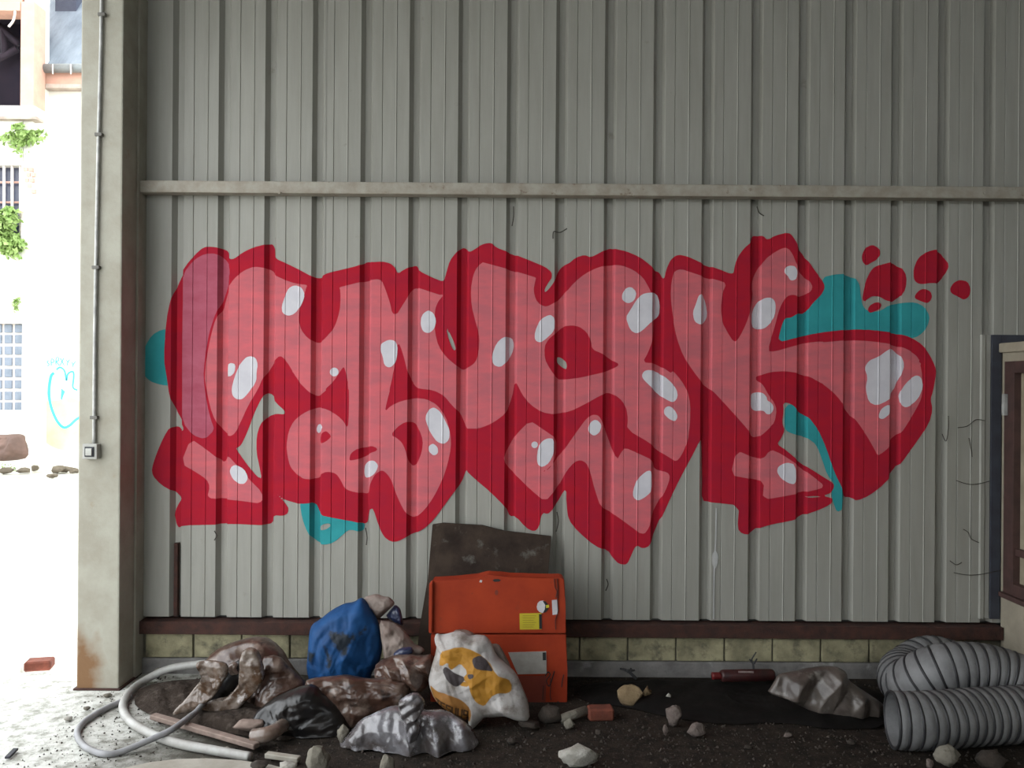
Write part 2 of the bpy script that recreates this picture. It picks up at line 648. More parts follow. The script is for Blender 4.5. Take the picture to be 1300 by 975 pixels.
# flashing strip, and a dark strip painted as the shadow gap beside the cabin
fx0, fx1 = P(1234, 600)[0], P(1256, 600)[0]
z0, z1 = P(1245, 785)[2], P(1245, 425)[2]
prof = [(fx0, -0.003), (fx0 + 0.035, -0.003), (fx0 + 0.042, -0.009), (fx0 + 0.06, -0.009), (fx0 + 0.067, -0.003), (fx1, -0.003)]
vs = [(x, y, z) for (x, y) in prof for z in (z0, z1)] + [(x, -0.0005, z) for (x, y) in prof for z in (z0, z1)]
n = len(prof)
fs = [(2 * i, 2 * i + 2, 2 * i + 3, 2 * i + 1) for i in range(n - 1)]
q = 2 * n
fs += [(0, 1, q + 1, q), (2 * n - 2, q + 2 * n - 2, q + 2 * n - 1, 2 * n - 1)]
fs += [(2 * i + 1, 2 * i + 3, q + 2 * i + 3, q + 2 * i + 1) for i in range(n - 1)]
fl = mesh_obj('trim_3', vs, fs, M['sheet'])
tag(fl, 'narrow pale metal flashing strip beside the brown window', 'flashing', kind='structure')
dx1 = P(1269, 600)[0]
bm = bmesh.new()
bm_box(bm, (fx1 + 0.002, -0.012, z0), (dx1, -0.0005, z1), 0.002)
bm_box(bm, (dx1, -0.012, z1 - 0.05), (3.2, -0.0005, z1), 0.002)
da = bm_obj('shadow_gap_strip', bm, M['navy'])
tag(da, 'dark strip standing for the shadow gap between the flashing strip and the plastered cabin', 'shadow strip', kind='structure')

# ------------------------------------------------------------------ plastered cabin wall with brown window (goes away to the right)
XC = P(1270, 600)[0]
ztop = P(1270, 448)[2]
YE = -2.2


def onx(px, py):
    q = PX(px, py, XC)
    return q[1], q[2]


wy0, wzt = onx(1278, 459)
_, wzb = onx(1278, 752)
wy1 = wy0 - 0.80
cab = box('wall_cabin', (XC, wy1 - 0.9, 0.0), (XC + 0.14, wy1, ztop), M['plaster'])
tag(cab, 'low beige plastered cabin wall holding the brown window', 'wall', kind='structure')
box('pier', (XC, wy0, 0.0), (XC + 0.14, -0.013, ztop), M['plaster'], cab)
box('parapet', (XC, wy1, 0.0), (XC + 0.14, wy0, wzb), M['plaster'], cab)
box('lintel', (XC, wy1, wzt), (XC + 0.14, wy0, ztop), M['plaster'], cab)
bm = bmesh.new()
bm_box(bm, (XC - 0.022, wy1 - 0.92, ztop), (XC + 0.17, -0.014, P(1270, 436)[2]), 0.006)
bm_obj('coping', bm, M['plaster'], cab)
win = thing('window_1', 'brown framed window in the beige cabin wall at the edge of the picture', 'window', (XC, wy0, wzb), kind='structure')
sw = 0.085


def wbox(name, y0, z0, y1, z1, x0, x1, m, par, bev=0.004):
    o = box(name, (x0, min(y0, y1), z0), (x1, max(y0, y1), z1), m, None, bev)
    return keep(o, par)


wbox('stile', wy0, wzb, wy0 - sw, wzt, XC - 0.012, XC + 0.06, M['brownwood'], win)
wbox('stile', wy1 + sw, wzb, wy1, wzt, XC - 0.012, XC + 0.06, M['brownwood'], win)
wbox('rail', wy0 - sw, wzt - 0.06, wy1 + sw, wzt, XC - 0.012, XC + 0.06, M['brownwood'], win)
wbox('rail', wy0 - sw, wzb, wy1 + sw, wzb + 0.06, XC - 0.012, XC + 0.06, M['brownwood'], win)
gz = onx(1290, 706)[1]
wbox('glazing_bar', wy0 - sw, gz, wy1 + sw, gz + 0.035, XC + 0.0, XC + 0.045, M['brownwood'], win, 0.002)
wbox('pane', wy0 - sw, wzb + 0.06, wy1 + sw, gz, XC + 0.025, XC + 0.031, M['pane'], win, 0)
wbox('pane', wy0 - sw, gz + 0.035, wy1 + sw, wzt - 0.06, XC + 0.025, XC + 0.031, M['pane'], win, 0)
wbox('sill', wy0 + 0.01, wzb - 0.025, wy1, wzb, XC - 0.03, XC + 0.05, M['brownwood'], win, 0.004)
hy, hz_ = onx(1281, 515)
wbox('handle', hy + 0.012, hz_ - 0.05, hy - 0.012, hz_ + 0.06, XC - 0.032, XC - 0.012, M['galv'], win, 0.003)

# ------------------------------------------------------------------ column with conduit
CY = -0.25
M['beamgrey2'] = mat('clip_grey', (0.16, 0.155, 0.14), 0.7, (0.1, 0.095, 0.085), 20, 0.8)
cx0, cx1 = P(99, 600, CY)[0], P(152.5, 600, CY)[0]


def column_material():
    m = M['column'].copy()
    m.name = 'column_paint_rusting_foot'
    nt = m.node_tree
    b = nt.nodes['Principled BSDF']
    src = b.inputs['Base Color'].links[0].from_socket
    geo = nd(nt, 'ShaderNodeNewGeometry')
    sep = nd(nt, 'ShaderNodeSeparateXYZ')
    nt.links.new(geo.outputs['Position'], sep.inputs['Vector'])
    nz = nd(nt, 'ShaderNodeTexNoise', Scale=7.0, Detail=6.0)
    nt.links.new(geo.outputs['Position'], nz.inputs['Vector'])
    # rust eats up from the foot, higher at the outer arris
    a = nd(nt, 'ShaderNodeMath', operation='MULTIPLY_ADD')
    a.inputs[1].default_value = 1.6
    a.inputs[2].default_value = 0.0
    nt.links.new(sep.outputs['X'], a.inputs[0])
    s = nd(nt, 'ShaderNodeMath', operation='ADD')
    nt.links.new(a.outputs[0], s.inputs[0])
    nt.links.new(sep.outputs['Z'], s.inputs[1])
    q = nd(nt, 'ShaderNodeMath', operation='MULTIPLY_ADD')
    q.inputs[1].default_value = 0.75
    nt.links.new(nz.outputs['Fac'], q.inputs[0])
    nt.links.new(s.outputs[0], q.inputs[2])
    r = nd(nt, 'ShaderNodeMapRange')
    r.inputs['From Min'].default_value = cx0 * 1.6 + 0.52
    r.inputs['From Max'].default_value = cx0 * 1.6 + 0.74
    r.inputs['To Min'].default_value = 1.0
    r.inputs['To Max'].default_value = 0.0
    nt.links.new(q.outputs[0], r.inputs['Value'])
    x = nd(nt, 'ShaderNodeMix', data_type='RGBA')
    x.inputs[7].default_value = (0.17, 0.088, 0.036, 1)
    nt.links.new(src, x.inputs[6])
    nt.links.new(r.outputs['Result'], x.inputs[0])
    nt.links.new(x.outputs[2], b.inputs['Base Color'])
    return m


M['column2'] = column_material()
bm = bmesh.new()
bm_box(bm, (cx0, CY, 0.0), (cx1, 0.06, HALL_H), 0.008)
colm = bm_obj('steel_column', bm, M['column2'])
tag(colm, 'pale painted steel column with a rusty foot at the end of the wall', 'column', kind='structure')
box('base_plate', (cx0 - 0.012, CY - 0.012, -0.01), (cx1 + 0.012, 0.05, 0.008), M['rail'], colm, 0.003)
# flange angle between column and cladding
box('cleat', (cx1, -0.09, 0.0), (cx1 + 0.012, 0.05, HALL_H), M['column'], colm, 0.002)

cdt = thing('electric_conduit', 'thin grey conduit pipe ending in a small switch box on the steel column', 'conduit', (P(119, 572, CY)[0], CY, P(119, 572, CY)[2]))
ypipe = CY - 0.011
path = [P(130.5, -120, ypipe), P(128.5, 40, ypipe), P(125, 180, ypipe), P(122, 330, ypipe), P(120.2, 450, ypipe), P(119.4, 564, ypipe)]
keep(tube('pipe', catmull(path, 6), 0.0085, M['galv'], None, 10), cdt)
for py, px in ((20, 129.5), (172, 125.5), (340, 122), (530, 119.6)):
    p = P(px, py, CY)
    keep(box('clip', (p[0] - 0.011, CY - 0.023, p[2] - 0.008), (p[0] + 0.024, CY - 0.0002, p[2] + 0.008), M['beamgrey2'], None, 0.002), cdt)
a, b = P(109.5, 582, CY), P(128, 563, CY)
keep(box('switch_box', (a[0], CY - 0.04, a[2]), (b[0], CY - 0.0002, b[2]), M['boxplastic'], None, 0.004), cdt)
a, b = P(113, 579, CY), P(124.5, 566.5, CY)
rk = keep(box('rocker', (a[0], CY - 0.046, a[2]), (b[0], CY - 0.0395, b[2]), M['dark'], None, 0.002), cdt)
keep(box('rocker_plate', (a[0] + 0.007, CY - 0.052, a[2] + 0.007), (b[0] - 0.007, CY - 0.0455, b[2] - 0.007), M['boxplastic'], None, 0.002), cdt)

# ------------------------------------------------------------------ graffiti: paint films that follow the corrugation
def seg_dist(px, py, a, b):
    d = b - a
    L = max(float(d @ d), 1e-9)
    t = np.clip(((px - a[0]) * d[0] + (py - a[1]) * d[1]) / L, 0, 1)
    return np.hypot(px - a[0] - t * d[0], py - a[1] - t * d[1])


def poly_sdf(px, py, poly, smooth=1, far=8.0):
    """signed distance (pixels), negative inside; only near the polygon, far elsewhere"""
    p = chaikin(poly, smooth) if smooth else np.array(poly, float)
    out = np.full(px.shape, far)
    lo, hi = p.min(0) - far, p.max(0) + far
    s = (px > lo[0]) & (px < hi[0]) & (py > lo[1]) & (py < hi[1])
    x, y = px[s], py[s]
    if x.size == 0:
        return out
    d = np.full(x.shape, 1e9)
    ins = np.zeros(x.shape, bool)
    for i in range(len(p)):
        a, b = p[i], p[(i + 1) % len(p)]
        d = np.minimum(d, seg_dist(x, y, a, b))
        c = (a[1] > y) != (b[1] > y)
        if c.any():
            xi = a[0] + (y - a[1]) * (b[0] - a[0]) / ((b[1] - a[1]) if abs(b[1] - a[1]) > 1e-9 else 1e-9)
            ins ^= c & (x < xi)
    out[s] = np.where(ins, -d, np.minimum(d, far))
    return out


def stroke_sdf(px, py, lines, width, far=8.0):
    out = np.full(px.shape, far)
    for ln in lines:
        p = np.array(ln, float)
        for i in range(len(p) - 1):
            out = np.minimum(out, seg_dist(px, py, p[i], p[i + 1]) - width / 2)
    return out


CROPS = {'A': (170, 280, 4.877), 'B': (170, 480, 4.431), 'C': (370, 300, 4.877), 'D': (370, 480, 4.431), 'E': (560, 290, 4.333),
         'F': (560, 480, 3.9), 'G': (820, 280, 4.642), 'H': (820, 470, 4.431), 'I': (1000, 290, 5.132), 'J': (1000, 440, 3.9), 'p': (0, 0, 1.0)}


def T(spec):
    """'A 745,285 800,292 C 300,315' -> points in the photograph's frame"""
    out = []
    o = CROPS['p']
    for tok in spec.split():
        if tok in CROPS:
            o = CROPS[tok]
        else:
            x, y = tok.split(',')
            out.append((o[0] + float(x) / o[2], o[1] + float(y) / o[2]))
    return out


RED_OUT = T('''p 208,456 211,407 217,378 225,356 236,337 248,323 258,314 268,313 285,316 289,321 291,329 297,329 309,320 322,314 334,311 344,308
348,317 349,328 365,335 383,344 395.5,351 406,353 414,347 436,342 456,337 466,331 472,333 485,332 495,334 501,339 505,348 511.5,343 526,336 530,338
532,344 548,352 563,358 565,352 567,345 571,331 579,320.5 587,313 592.5,315 595.5,320.5 602,317 612,310 624,308 629,314 648,321 668.5,329 691.5,338.5
700,345 701,352 696,359 691.5,367 691,372 697,367 704,357 708,345 714.6,337 721.5,335 731,327 742,323.5 750,327 763,320 774.6,314 783,316.5 795,319
811.5,326 825,336 832,343 839,345 843,356 846,341 852,328.5 861,323 874,326 891,334 910.5,341 931,349 932,340 936,327 945,314.5 953.5,308 956,298
968.6,299 974,305 984,299 1001,295 1007,300.5 1014,313 1022.5,323 1029,336 1040,351 1046,360 1047,366 1042,375 1031,385.5 1022.5,398.5 1014,397
1003,404 997,403 992,413.6 987,435 1012,428.6 1039,422.5 1078,418 1107,419 1136,422.5 1156,428 1171.5,438 1181,452 1187,465 1188.5,473 1184.6,496.4
1181,506.7 1184,519.5 1179.5,537.4 1164,560.5 1143.6,588.7 1123,614.4 1102.6,629.7 1087,636 1082,632 1074,632 1069,619.5 1059,599 1048.7,568
1038.5,545 1025.6,528.5 1015,523 1005,512.6 994,510.6 995,522 992.6,535.4 996,546.7 991.5,557 986,563.7 998,571.6 1016,587 1041,603 1058,613.3
1059,619 1052.5,628 1030,630 1056,631 1057,638 1045.7,645 1021,654 1012,659.6 978,666 962,671 953,678.8 942,677.6 936,671 938.5,641.5 906,638 892,637
893,605 891,558 888,560 879,578 863,607.7 849,637 833.5,672 825,693 816,696.7 807.4,691.5 801,705.6 796,717 785.6,716 778,708 773,700.5 755,693
734,675 721.5,659.5 719,639 719,618.5 711,634 703.6,644 696,653 688,650.5 684,670 678,675 667.7,670 655,655.6 647,657 642,644 621.5,623.6 608.7,613
594.6,600.5 592,596 585.6,613 573,629 557,651.5 544,667 530,676 517,681 505,687.6 496,687.6 487,681 480.6,667 474,646 470,645 468,651.5 465,667
453.5,663 426,658 406,654 399,638 381,640 370,637 359.6,633.5 347,623 366,642.5 366,651.5 359.6,655 347,654 344,665 337,667 296,665 278,666 230,667
225,672 221,667 218.5,651.5 224,640 228.7,633.5 220,624.4 204,615 194,604 192.6,595 199,575 208,554.5 215,543 224,541 230,548 234,545 228.7,534
222,523 215,502.6 212,480''')
BARE = [T('B 770,90 800,140 850,185 850,205 800,200 750,215 710,260 690,330 690,420 705,490 720,570 690,550 640,490 590,420 572,392 600,385 640,300 680,190 720,110 740,85'),
        T('C 958,555 980,600 1005,650 1020,705 1003,707 985,670 965,610'),
        T('E 638,702 670,715 692,740 692,778 665,762 638,738'),
        T('H 860,716 960,706 1045,700 1045,708 960,714 880,722')]

P1 = T('''A 745,285 800,292 850,305 875,340 940,370 1000,390 1080,400 C 200,330 300,315 420,285 490,270 540,265 560,280 640,330 775,315 850,340
940,370 1040,300 1125,240 1150,190 1185,160 E 225,185 280,200 370,225 440,245 520,270 600,300 680,360 730,300 790,250 860,215 930,198 1000,205 1060,230
1110,270 1140,320 1158,360 1168,450 1167,600 1140,680 1108,737 1175,742 1220,765 1270,800 H 150,0 200,60 235,120 250,190 248,300 235,400 200,480 170,515
130,490 50,440 F 1040,325 920,255 925,200 915,140 880,95 830,70 790,85 720,125 640,165 560,180 500,170 440,130 400,80 368,10 350,100 320,175 260,220
190,250 140,250 D 990,285 975,260 950,200 900,150 860,100 800,68 720,60 690,45 665,0 C 770,940 720,850 700,760 675,680 655,655 640,800 620,900 600,975
D 560,50 540,120 525,190 560,155 620,128 700,112 760,118 820,150 870,220 895,310 898,390 880,480 850,570 800,670 750,740 700,785 670,785 640,755
610,700 585,640 565,580 540,540 510,515 470,540 445,590 432,655 400,650 330,635 300,620 275,570 250,535 200,525 165,540 155,565 90,570 50,560
B 960,565 920,545 880,500 865,440 858,380 870,300 900,240 950,200 1000,175 1040,165 D 200,175 260,210 300,250 315,290 322,240 325,120 322,0
C 355,975 345,870 325,800 300,840 260,900 190,965 D 240,20 180,85 140,105 100,80 40,20 C 50,900 0,830 A 1000,960 945,870 905,832 860,880 815,950
B 725,0 700,60 640,160 600,250 570,310 540,330 510,310 480,280 440,200 415,100 400,0 A 440,975 450,850 480,700 510,600 545,545 555,500 580,420
620,360 680,310''')
CUT1 = [T('C 100,290 75,380 50,450 45,520 60,580 100,630 150,660 185,655 230,610 270,560 300,460 305,380 300,310 200,250'),
        T('C 560,272 590,350 610,410 625,480 655,482 680,440 715,385 740,330 782,310 780,200 560,200'),
        T('''C 945,363 910,400 890,450 885,530 890,600 910,680 960,750 1020,800 1060,830 1100,810 1140,780 1160,720 1165,620 1140,530 1115,430 1110,330
1125,240 1150,190 1187,156 1100,60 950,200'''),
        T('E 525,262 515,300 508,340 520,390 545,420 580,432 620,410 650,390 690,345 745,285 700,200 600,200'),
        T('''E 625,580 590,610 568,650 570,720 600,775 640,830 680,832 770,820 880,795 930,780 985,750 950,730 890,690 830,665 825,620 800,570 760,540
720,533 670,540'''),
        T('D 560,320 590,280 640,245 690,250 720,290 740,350 735,410 710,480 680,500 655,470 640,400 620,360 590,335'),
        T('D 155,345 170,310 195,295 225,325 210,345 180,365 160,368'),
        T('D 325,455 335,420 375,395 430,390 450,380 485,395 480,410 445,420 430,435 380,455 330,465')]
P2 = T('B 320,340 400,395 470,450 500,480 525,430 580,490 650,570 722,642 722,707 600,690 500,680 412,675 428,610 410,570 360,535 265,480')
P3 = T('''F 440,210 370,280 308,385 318,430 370,480 440,550 515,612 560,560 600,510 620,460 660,415 690,405 720,420 740,470 760,550 790,640 850,670
920,720 1000,780 1030,740 1040,690 1060,650 1110,560 1135,490 1120,465 1060,455 1045,405 980,375 910,343 890,370 870,407 830,300 795,210 780,185 750,180
720,200 690,240 640,310 600,370 572,398 530,455 495,468 540,440 568,390 572,300 500,250''')
P4 = T('''G 165,300 205,285 280,310 340,330 420,350 475,370 450,430 440,520 450,600 480,660 520,720 550,690 590,610 620,520 640,440 630,380 645,320 700,230
760,185 810,160 840,165 865,200 885,250 905,290 960,350 985,395 960,430 900,450 870,435 830,445 800,490 780,540 760,620 715,770 760,772 850,745 950,720
1050,710 I 200,745 400,727 550,735 680,755 780,785 850,840 880,910 J 640,50 662,110 668,200 660,260 640,300 600,370 560,430 520,460 500,500 470,525
445,540 430,510 390,440 350,380 300,320 240,240 180,190 130,160 H 1020,90 960,60 930,40 850,15 780,5 700,10 640,30 622,45 660,85 690,140 720,180
735,220 725,290 690,330 640,375 605,380 570,330 510,262 440,185 375,115 320,75 G 280,890 220,800 180,690 160,580 145,450 150,360''')
P5 = T('H 510,450 600,490 660,500 700,445 760,470 850,530 930,590 1010,655 950,675 800,705 655,730 665,625 580,610 475,590')


def disc(c, x, y, r):
    o = CROPS[c]
    return [(o[0] + (x + r * math.cos(a)) / o[2], o[1] + (y + r * math.sin(a)) / o[2]) for a in np.linspace(0, 6.283, 12, endpoint=False)]


WHITE = [T(s) for s in '''A 1000,400 1040,415 1060,460 1040,520 1000,575 960,592 920,575 915,530 935,470 960,415
A 600,880 630,890 625,940 600,965 575,965 575,920 585,890
A 720,838 755,850 768,890 760,940 B 690,20 640,90 610,120 580,120 555,100 550,60 565,0 A 650,900 690,850
C 555,665 600,640 640,645 658,680 655,740 640,790 610,815 575,800 565,740 550,700
C 845,455 880,475 897,520 885,575 850,602 815,590 800,550 805,490
D 800,162 840,190 865,240 890,290 888,345 860,372 820,360 790,320 765,270 752,220 770,180
D 795,365 825,390 825,425 800,437 775,415 770,385
D 465,463 490,490 475,530 440,560 410,565 403,530 410,485 440,465
D 155,258 178,270 165,300 145,315 132,295 140,265
B 575,488 620,510 645,560 625,595 590,595 555,565 538,525 550,495
E 345,595 390,600 403,640 390,690 360,735 325,765 285,750 278,700 305,630
E 600,472 625,495 622,565 580,605 545,630 515,615 515,570 545,500
E 1045,320 1075,350 1065,395 1030,415 995,395 995,360 1015,330
E 1130,355 1190,352 1210,410 1205,480 1160,510 1110,560 1075,580 1040,560 1015,490 1040,450 1070,400 1100,365
E 1105,800 1125,778 1180,782 1250,830 1290,880 H 130,55 172,105 180,150 155,185 105,160 55,120 F 1040,45 995,0
H 130,200 160,220 180,260 165,290 130,275 100,245 105,210
F 525,297 558,300 558,370 535,420 500,443 475,425 475,370 490,320
F 770,205 795,230 785,270 755,288 728,265 730,235 745,212
F 1020,457 1043,460 1043,560 1010,590 975,608 950,590 950,555 970,500
G 310,440 335,430 360,480 370,560 350,600 320,615 285,595 275,540 295,490
G 700,455 745,455 765,490 760,560 730,610 690,642 640,635 628,590 635,530 665,480
G 850,265 880,270 893,300 885,350 850,355 835,325 815,310 820,275
H 600,130 650,122 680,150 680,170 710,185 720,215 705,245 680,250 660,225 620,232 597,210 595,160
H 790,518 840,530 845,640 810,640 760,610 735,570 745,540
J 520,5 560,40 578,90 560,150 545,200 520,235 500,265 440,293 400,275 385,210 395,150 380,105 400,70 450,50 490,20
J 630,140 660,150 670,200 645,260 590,305 560,290 555,230 580,185
J 490,290 508,290 508,330 470,362 445,350 460,310'''.split('\n')] + [disc('C', 265, 840, 28), disc('F', 463, 330, 17)]
TEAL = [T('p 206,418 193,425 184,440 178,458 180,473 190,484 205,489 222,490 222,418'),
        T('D 45,690 60,790 90,870 130,920 180,940 240,925 300,870 330,850 400,870 410,820 360,790 250,770 150,750 130,690'),
        T('''I -60,740 -60,560 60,540 130,520 190,460 230,410 225,320 300,300 380,295 440,320 470,370 475,440 490,510 530,545 600,540 660,500 740,485 830,480 890,510
925,570 915,630 880,680 830,715 700,720 400,700 0,740'''),
        T('''H 785,195 850,190 900,220 960,280 1000,360 1050,450 1100,560 1130,680 1108,780 1075,800 1055,750 1040,690 1060,640 1020,590 990,500 960,420
900,375 830,360 785,340 775,290''')]
TEAL_CUT = {1: T('D 150,855 170,825 210,815 225,830 190,855')}
DROPS = [T(s) for s in '''I 550,105 595,130 605,165 580,205 540,225 515,242 490,225 480,185 500,130
I 560,250 640,228 690,215 740,250 775,310 770,390 735,450 690,480 640,470 600,445 550,440 520,460 500,478 485,465 495,400 520,310
I 580,478 612,490 605,520 570,540 535,552 520,530 535,500
I 980,135 1030,170 1052,240 1035,310 990,360 930,355 870,365 840,355 820,330 820,260 850,190 910,150
I 890,392 930,410 942,450 915,490 870,475 825,455 830,430 860,400
I 1120,335 1170,345 1192,390 1185,440 1150,468 1110,445 1060,420 1058,385 1085,350'''.split('\n')]

# sampled profile over the painted part of the wall
gx0, gx1 = P(172, 480)[0], P(1238, 480)[0]
gz0, gz1 = P(650, 728)[2], P(650, 286)[2]
base = profile_slice(gx0, gx1)
prof = []
for (a, b) in zip(base[:-1], base[1:]):
    L = math.hypot(b[0] - a[0], b[1] - a[1])
    kk = max(1, int(round(L / 0.0095)))
    for i in range(kk):
        t = i / kk
        prof.append((a[0] + (b[0] - a[0]) * t, a[1] + (b[1] - a[1]) * t))
prof.append(base[-1])
PR = np.array(prof)
seg = np.diff(PR, axis=0)
sn = np.stack([seg[:, 1], -seg[:, 0]], 1)
sn /= np.linalg.norm(sn, axis=1)[:, None]
PN = np.vstack([sn[:1], 0.5 * (sn[:-1] + sn[1:]), sn[-1:]])
PN /= np.linalg.norm(PN, axis=1)[:, None]
ZR = np.arange(gz0, gz1, 0.0095)
gX, gZ = np.meshgrid(PR[:, 0], ZR)
k_ = F / -CAM[1]
up_, vp_ = (gX - CAM[0]) * k_, -(gZ - CAM[2]) * k_
# ragged spray edge: wobble of about half a pixel
gPX = 650 + up_ * CR - vp_ * SR
gPY = 487.5 + up_ * SR + vp_ * CR


def film(name, D, off, m, parent):
    """mesh of the region D < 0 on the sampled wall grid, lifted off the sheet by off"""
    nz_, nx_ = D.shape
    ins = D < 0
    if not ins.any():
        return None
    rows = np.where(ins.any(1))[0]
    cols = np.where(ins.any(0))[0]
    r0, r1 = max(rows[0] - 1, 0), min(rows[-1] + 1, nz_ - 1)
    c0, c1 = max(cols[0] - 1, 0), min(cols[-1] + 1, nx_ - 1)
    vid, vs, fs = {}, [], []

    def pos(r, c):
        return (PR[c, 0] + PN[c, 0] * off, PR[c, 1] + PN[c, 1] * off, ZR[r])

    def V(r, c):
        key = (r, c)
        if key not in vid:
            vid[key] = len(vs)
            vs.append(pos(r, c))
        return vid[key]

    def E(a, b):
        if a > b:
            a, b = b, a
        key = (a, b)
        if key not in vid:
            da, db = D[a], D[b]
            t = da / (da - db)
            p, q = pos(*a), pos(*b)
            vid[key] = len(vs)
            vs.append(tuple(p[i] + (q[i] - p[i]) * t for i in range(3)))
        return vid[key]
    insl = ins.tolist()
    for r in range(r0, r1):
        ra, rb = insl[r], insl[r + 1]
        for c in range(c0, c1):
            s = ra[c] + ra[c + 1] + rb[c] + rb[c + 1]
            if s == 0:
                continue
            if s == 4:
                fs.append((V(r, c), V(r, c + 1), V(r + 1, c + 1), V(r + 1, c)))
                continue
            for tri in (((r, c), (r, c + 1), (r + 1, c + 1)), ((r, c), (r + 1, c + 1), (r + 1, c))):
                poly = []
                for i in range(3):
                    a, b = tri[i], tri[(i + 1) % 3]
                    ia, ib = insl[a[0]][a[1]], insl[b[0]][b[1]]
                    if ia:
                        poly.append(V(*a))
                    if ia != ib:
                        poly.append(E(a, b))
                if len(poly) >= 3:
                    fs.append(tuple(poly))
    return mesh_obj(name, vs, fs, m, parent)


M['red_paint'] = mat('red_spray_paint', (0.40, 0.012, 0.027), 0.75, (0.325, 0.013, 0.033), 7, 0.9, stretch=(1, 1, 2), spec=0.1)
M['pink_paint'] = mat('pink_spray_paint', (0.60, 0.128, 0.150), 0.75, (0.46, 0.122, 0.145), 5, 1.0, spec=0.15, stretch=(1, 1, 3), lo=0.38, hi=0.62)
M['white_paint'] = mat('white_spray_paint', (0.61, 0.595, 0.63), 0.7, (0.52, 0.505, 0.55), 9, 0.8, spec=0.15)
M['mauve_paint'] = mat('mauve_spray_paint', (0.43, 0.11, 0.16), 0.75, (0.35, 0.07, 0.11), 6, 1.0, spec=0.15, stretch=(1, 1, 2))
M['teal_paint'] = mat('teal_spray_paint', (0.036, 0.30, 0.32), 0.75, (0.028, 0.24, 0.26), 6, 0.9, spec=0.12)
graf = thing('graffiti', 'red and pink bubble-letter graffiti with white highlights sprayed on the corrugated wall', 'graffiti', (P(690, 700)[0], -0.001, P(690, 700)[2]))


def gfilm(name, D, off, m):
    o = film(name, D, off, m, None)
    if o:
        keep(o, graf)
    return o


dred = poly_sdf(gPX, gPY, RED_OUT)
for h in BARE:
    dred = np.maximum(dred, -poly_sdf(gPX, gPY, h))
gfilm('outline', dred, 0.0012, M['red_paint'])
MAUVE = T('A 305,330 370,245 440,205 515,205 570,250 600,310 575,400 540,500 500,590 465,700 440,850 430,975 B 412,150 435,240 455,290 400,345 330,320 275,250 262,100 258,0 A 285,820 288,500')
gfilm('mauve_fade', poly_sdf(gPX, gPY, MAUVE), 0.0015, M['mauve_paint'])
d1 = poly_sdf(gPX, gPY, P1)
for h in CUT1:
    d1 = np.maximum(d1, -poly_sdf(gPX, gPY, h))
for d in [d1] + [poly_sdf(gPX, gPY, p) for p in (P2, P3, P4, P5)]:
    gfilm('letter_fill', d, 0.0018, M['pink_paint'])
for p in WHITE:
    gfilm('highlight', poly_sdf(gPX, gPY, p), 0.0024, M['white_paint'])
for i, p in enumerate(TEAL):
    d = poly_sdf(gPX, gPY, p)
    if i in TEAL_CUT:
        d = np.maximum(d, -poly_sdf(gPX, gPY, TEAL_CUT[i]))
    gfilm('teal_patch', d, 0.0006, M['teal_paint'])
for p in DROPS:
    gfilm('paint_drop', poly_sdf(gPX, gPY, p), 0.0012, M['red_paint'])

# small marks on the cladding: rust strip, white drip, dead creeper tendrils
def wall_ribbon(name, pts, wpx, m, par, y=-0.0022, per=5):
    path = catmull([(a_, 0, b_) for a_, b_ in pts], per)
    W_ = np.array([P(p.x, p.z, y) for p in path])
    hw = wpx * 4.45 / F / 2
    vs, fs = [], []
    for i in range(len(W_)):
        t = W_[min(i + 1, len(W_) - 1)] - W_[max(i - 1, 0)]
        t /= max(np.linalg.norm(t), 1e-9)
        nr = np.array([-t[2], 0, t[0]])
        for sgn in (-1, 1):
            for dy in (0.0, 0.002):
                q_ = W_[i] + nr * hw * sgn
                vs.append((q_[0], q_[1] + dy, q_[2]))
    for i in range(len(W_) - 1):
        a_, b_ = 4 * i, 4 * i + 4
        fs += [(a_, b_, b_ + 2, a_ + 2), (a_ + 1, a_ + 3, b_ + 3, b_ + 1), (a_, a_ + 1, b_ + 1, b_), (a_ + 2, b_ + 2, b_ + 3, a_ + 3)]
    o = mesh_obj(name, vs, fs, m)
    return keep(o, par) if par else o


rp = P(228.5, 735)
box('rust_strip', (ribs[0] + 0.022, DEP - 0.03, Z_BOT), (ribs[0] + 0.042, DEP, P(228, 690)[2]), M['rail'], wall, 0.002)
M['drip'] = mat('white_drip', (0.45, 0.45, 0.44), 0.6, (0.36, 0.36, 0.35), 12, 0.8, spec=0.2)
wall_ribbon('paint_drip', [(909.5, 645), (908.5, 690), (907, 708), (906.5, 740), (906, 786)], 1.6, M['drip'], wall)
keep(prism_y('paint_drip', [P(x_, y_, -0.002) for x_, y_ in chaikin([(908, 698), (912, 705), (911, 716), (907, 724), (904, 714), (904, 704)], 1)], 0.0015, M['drip']), wall)
M['tendril'] = mat('dead_tendril', (0.05, 0.042, 0.034), 0.9, (0.03, 0.025, 0.02), 20, 0.8)
cre = thing('dry_creeper', 'thin dead creeper tendrils clinging to the wall between the graffiti and the window', 'creeper', P(1235, 730, -0.003))
for pts_ in ([(1204, 528), (1204, 545), (1201, 560), (1196, 551)], [(1216, 543), (1228, 541), (1239, 533), (1250, 534)], [(1230, 556), (1233, 571), (1234, 580)],
             [(1214, 610), (1226, 614), (1238, 615), (1256, 611)], [(1211, 727), (1228, 730), (1246, 729), (1270, 724)], [(1223, 672), (1229, 676), (1233, 684), (1243, 689)], [(1206, 712), (1214, 717), (1221, 714)]):
    keep(tube('tendril', catmull([P(a_, b_, -0.0135) for a_, b_ in pts_], 5), 0.002, M['tendril'], None, 6), cre)
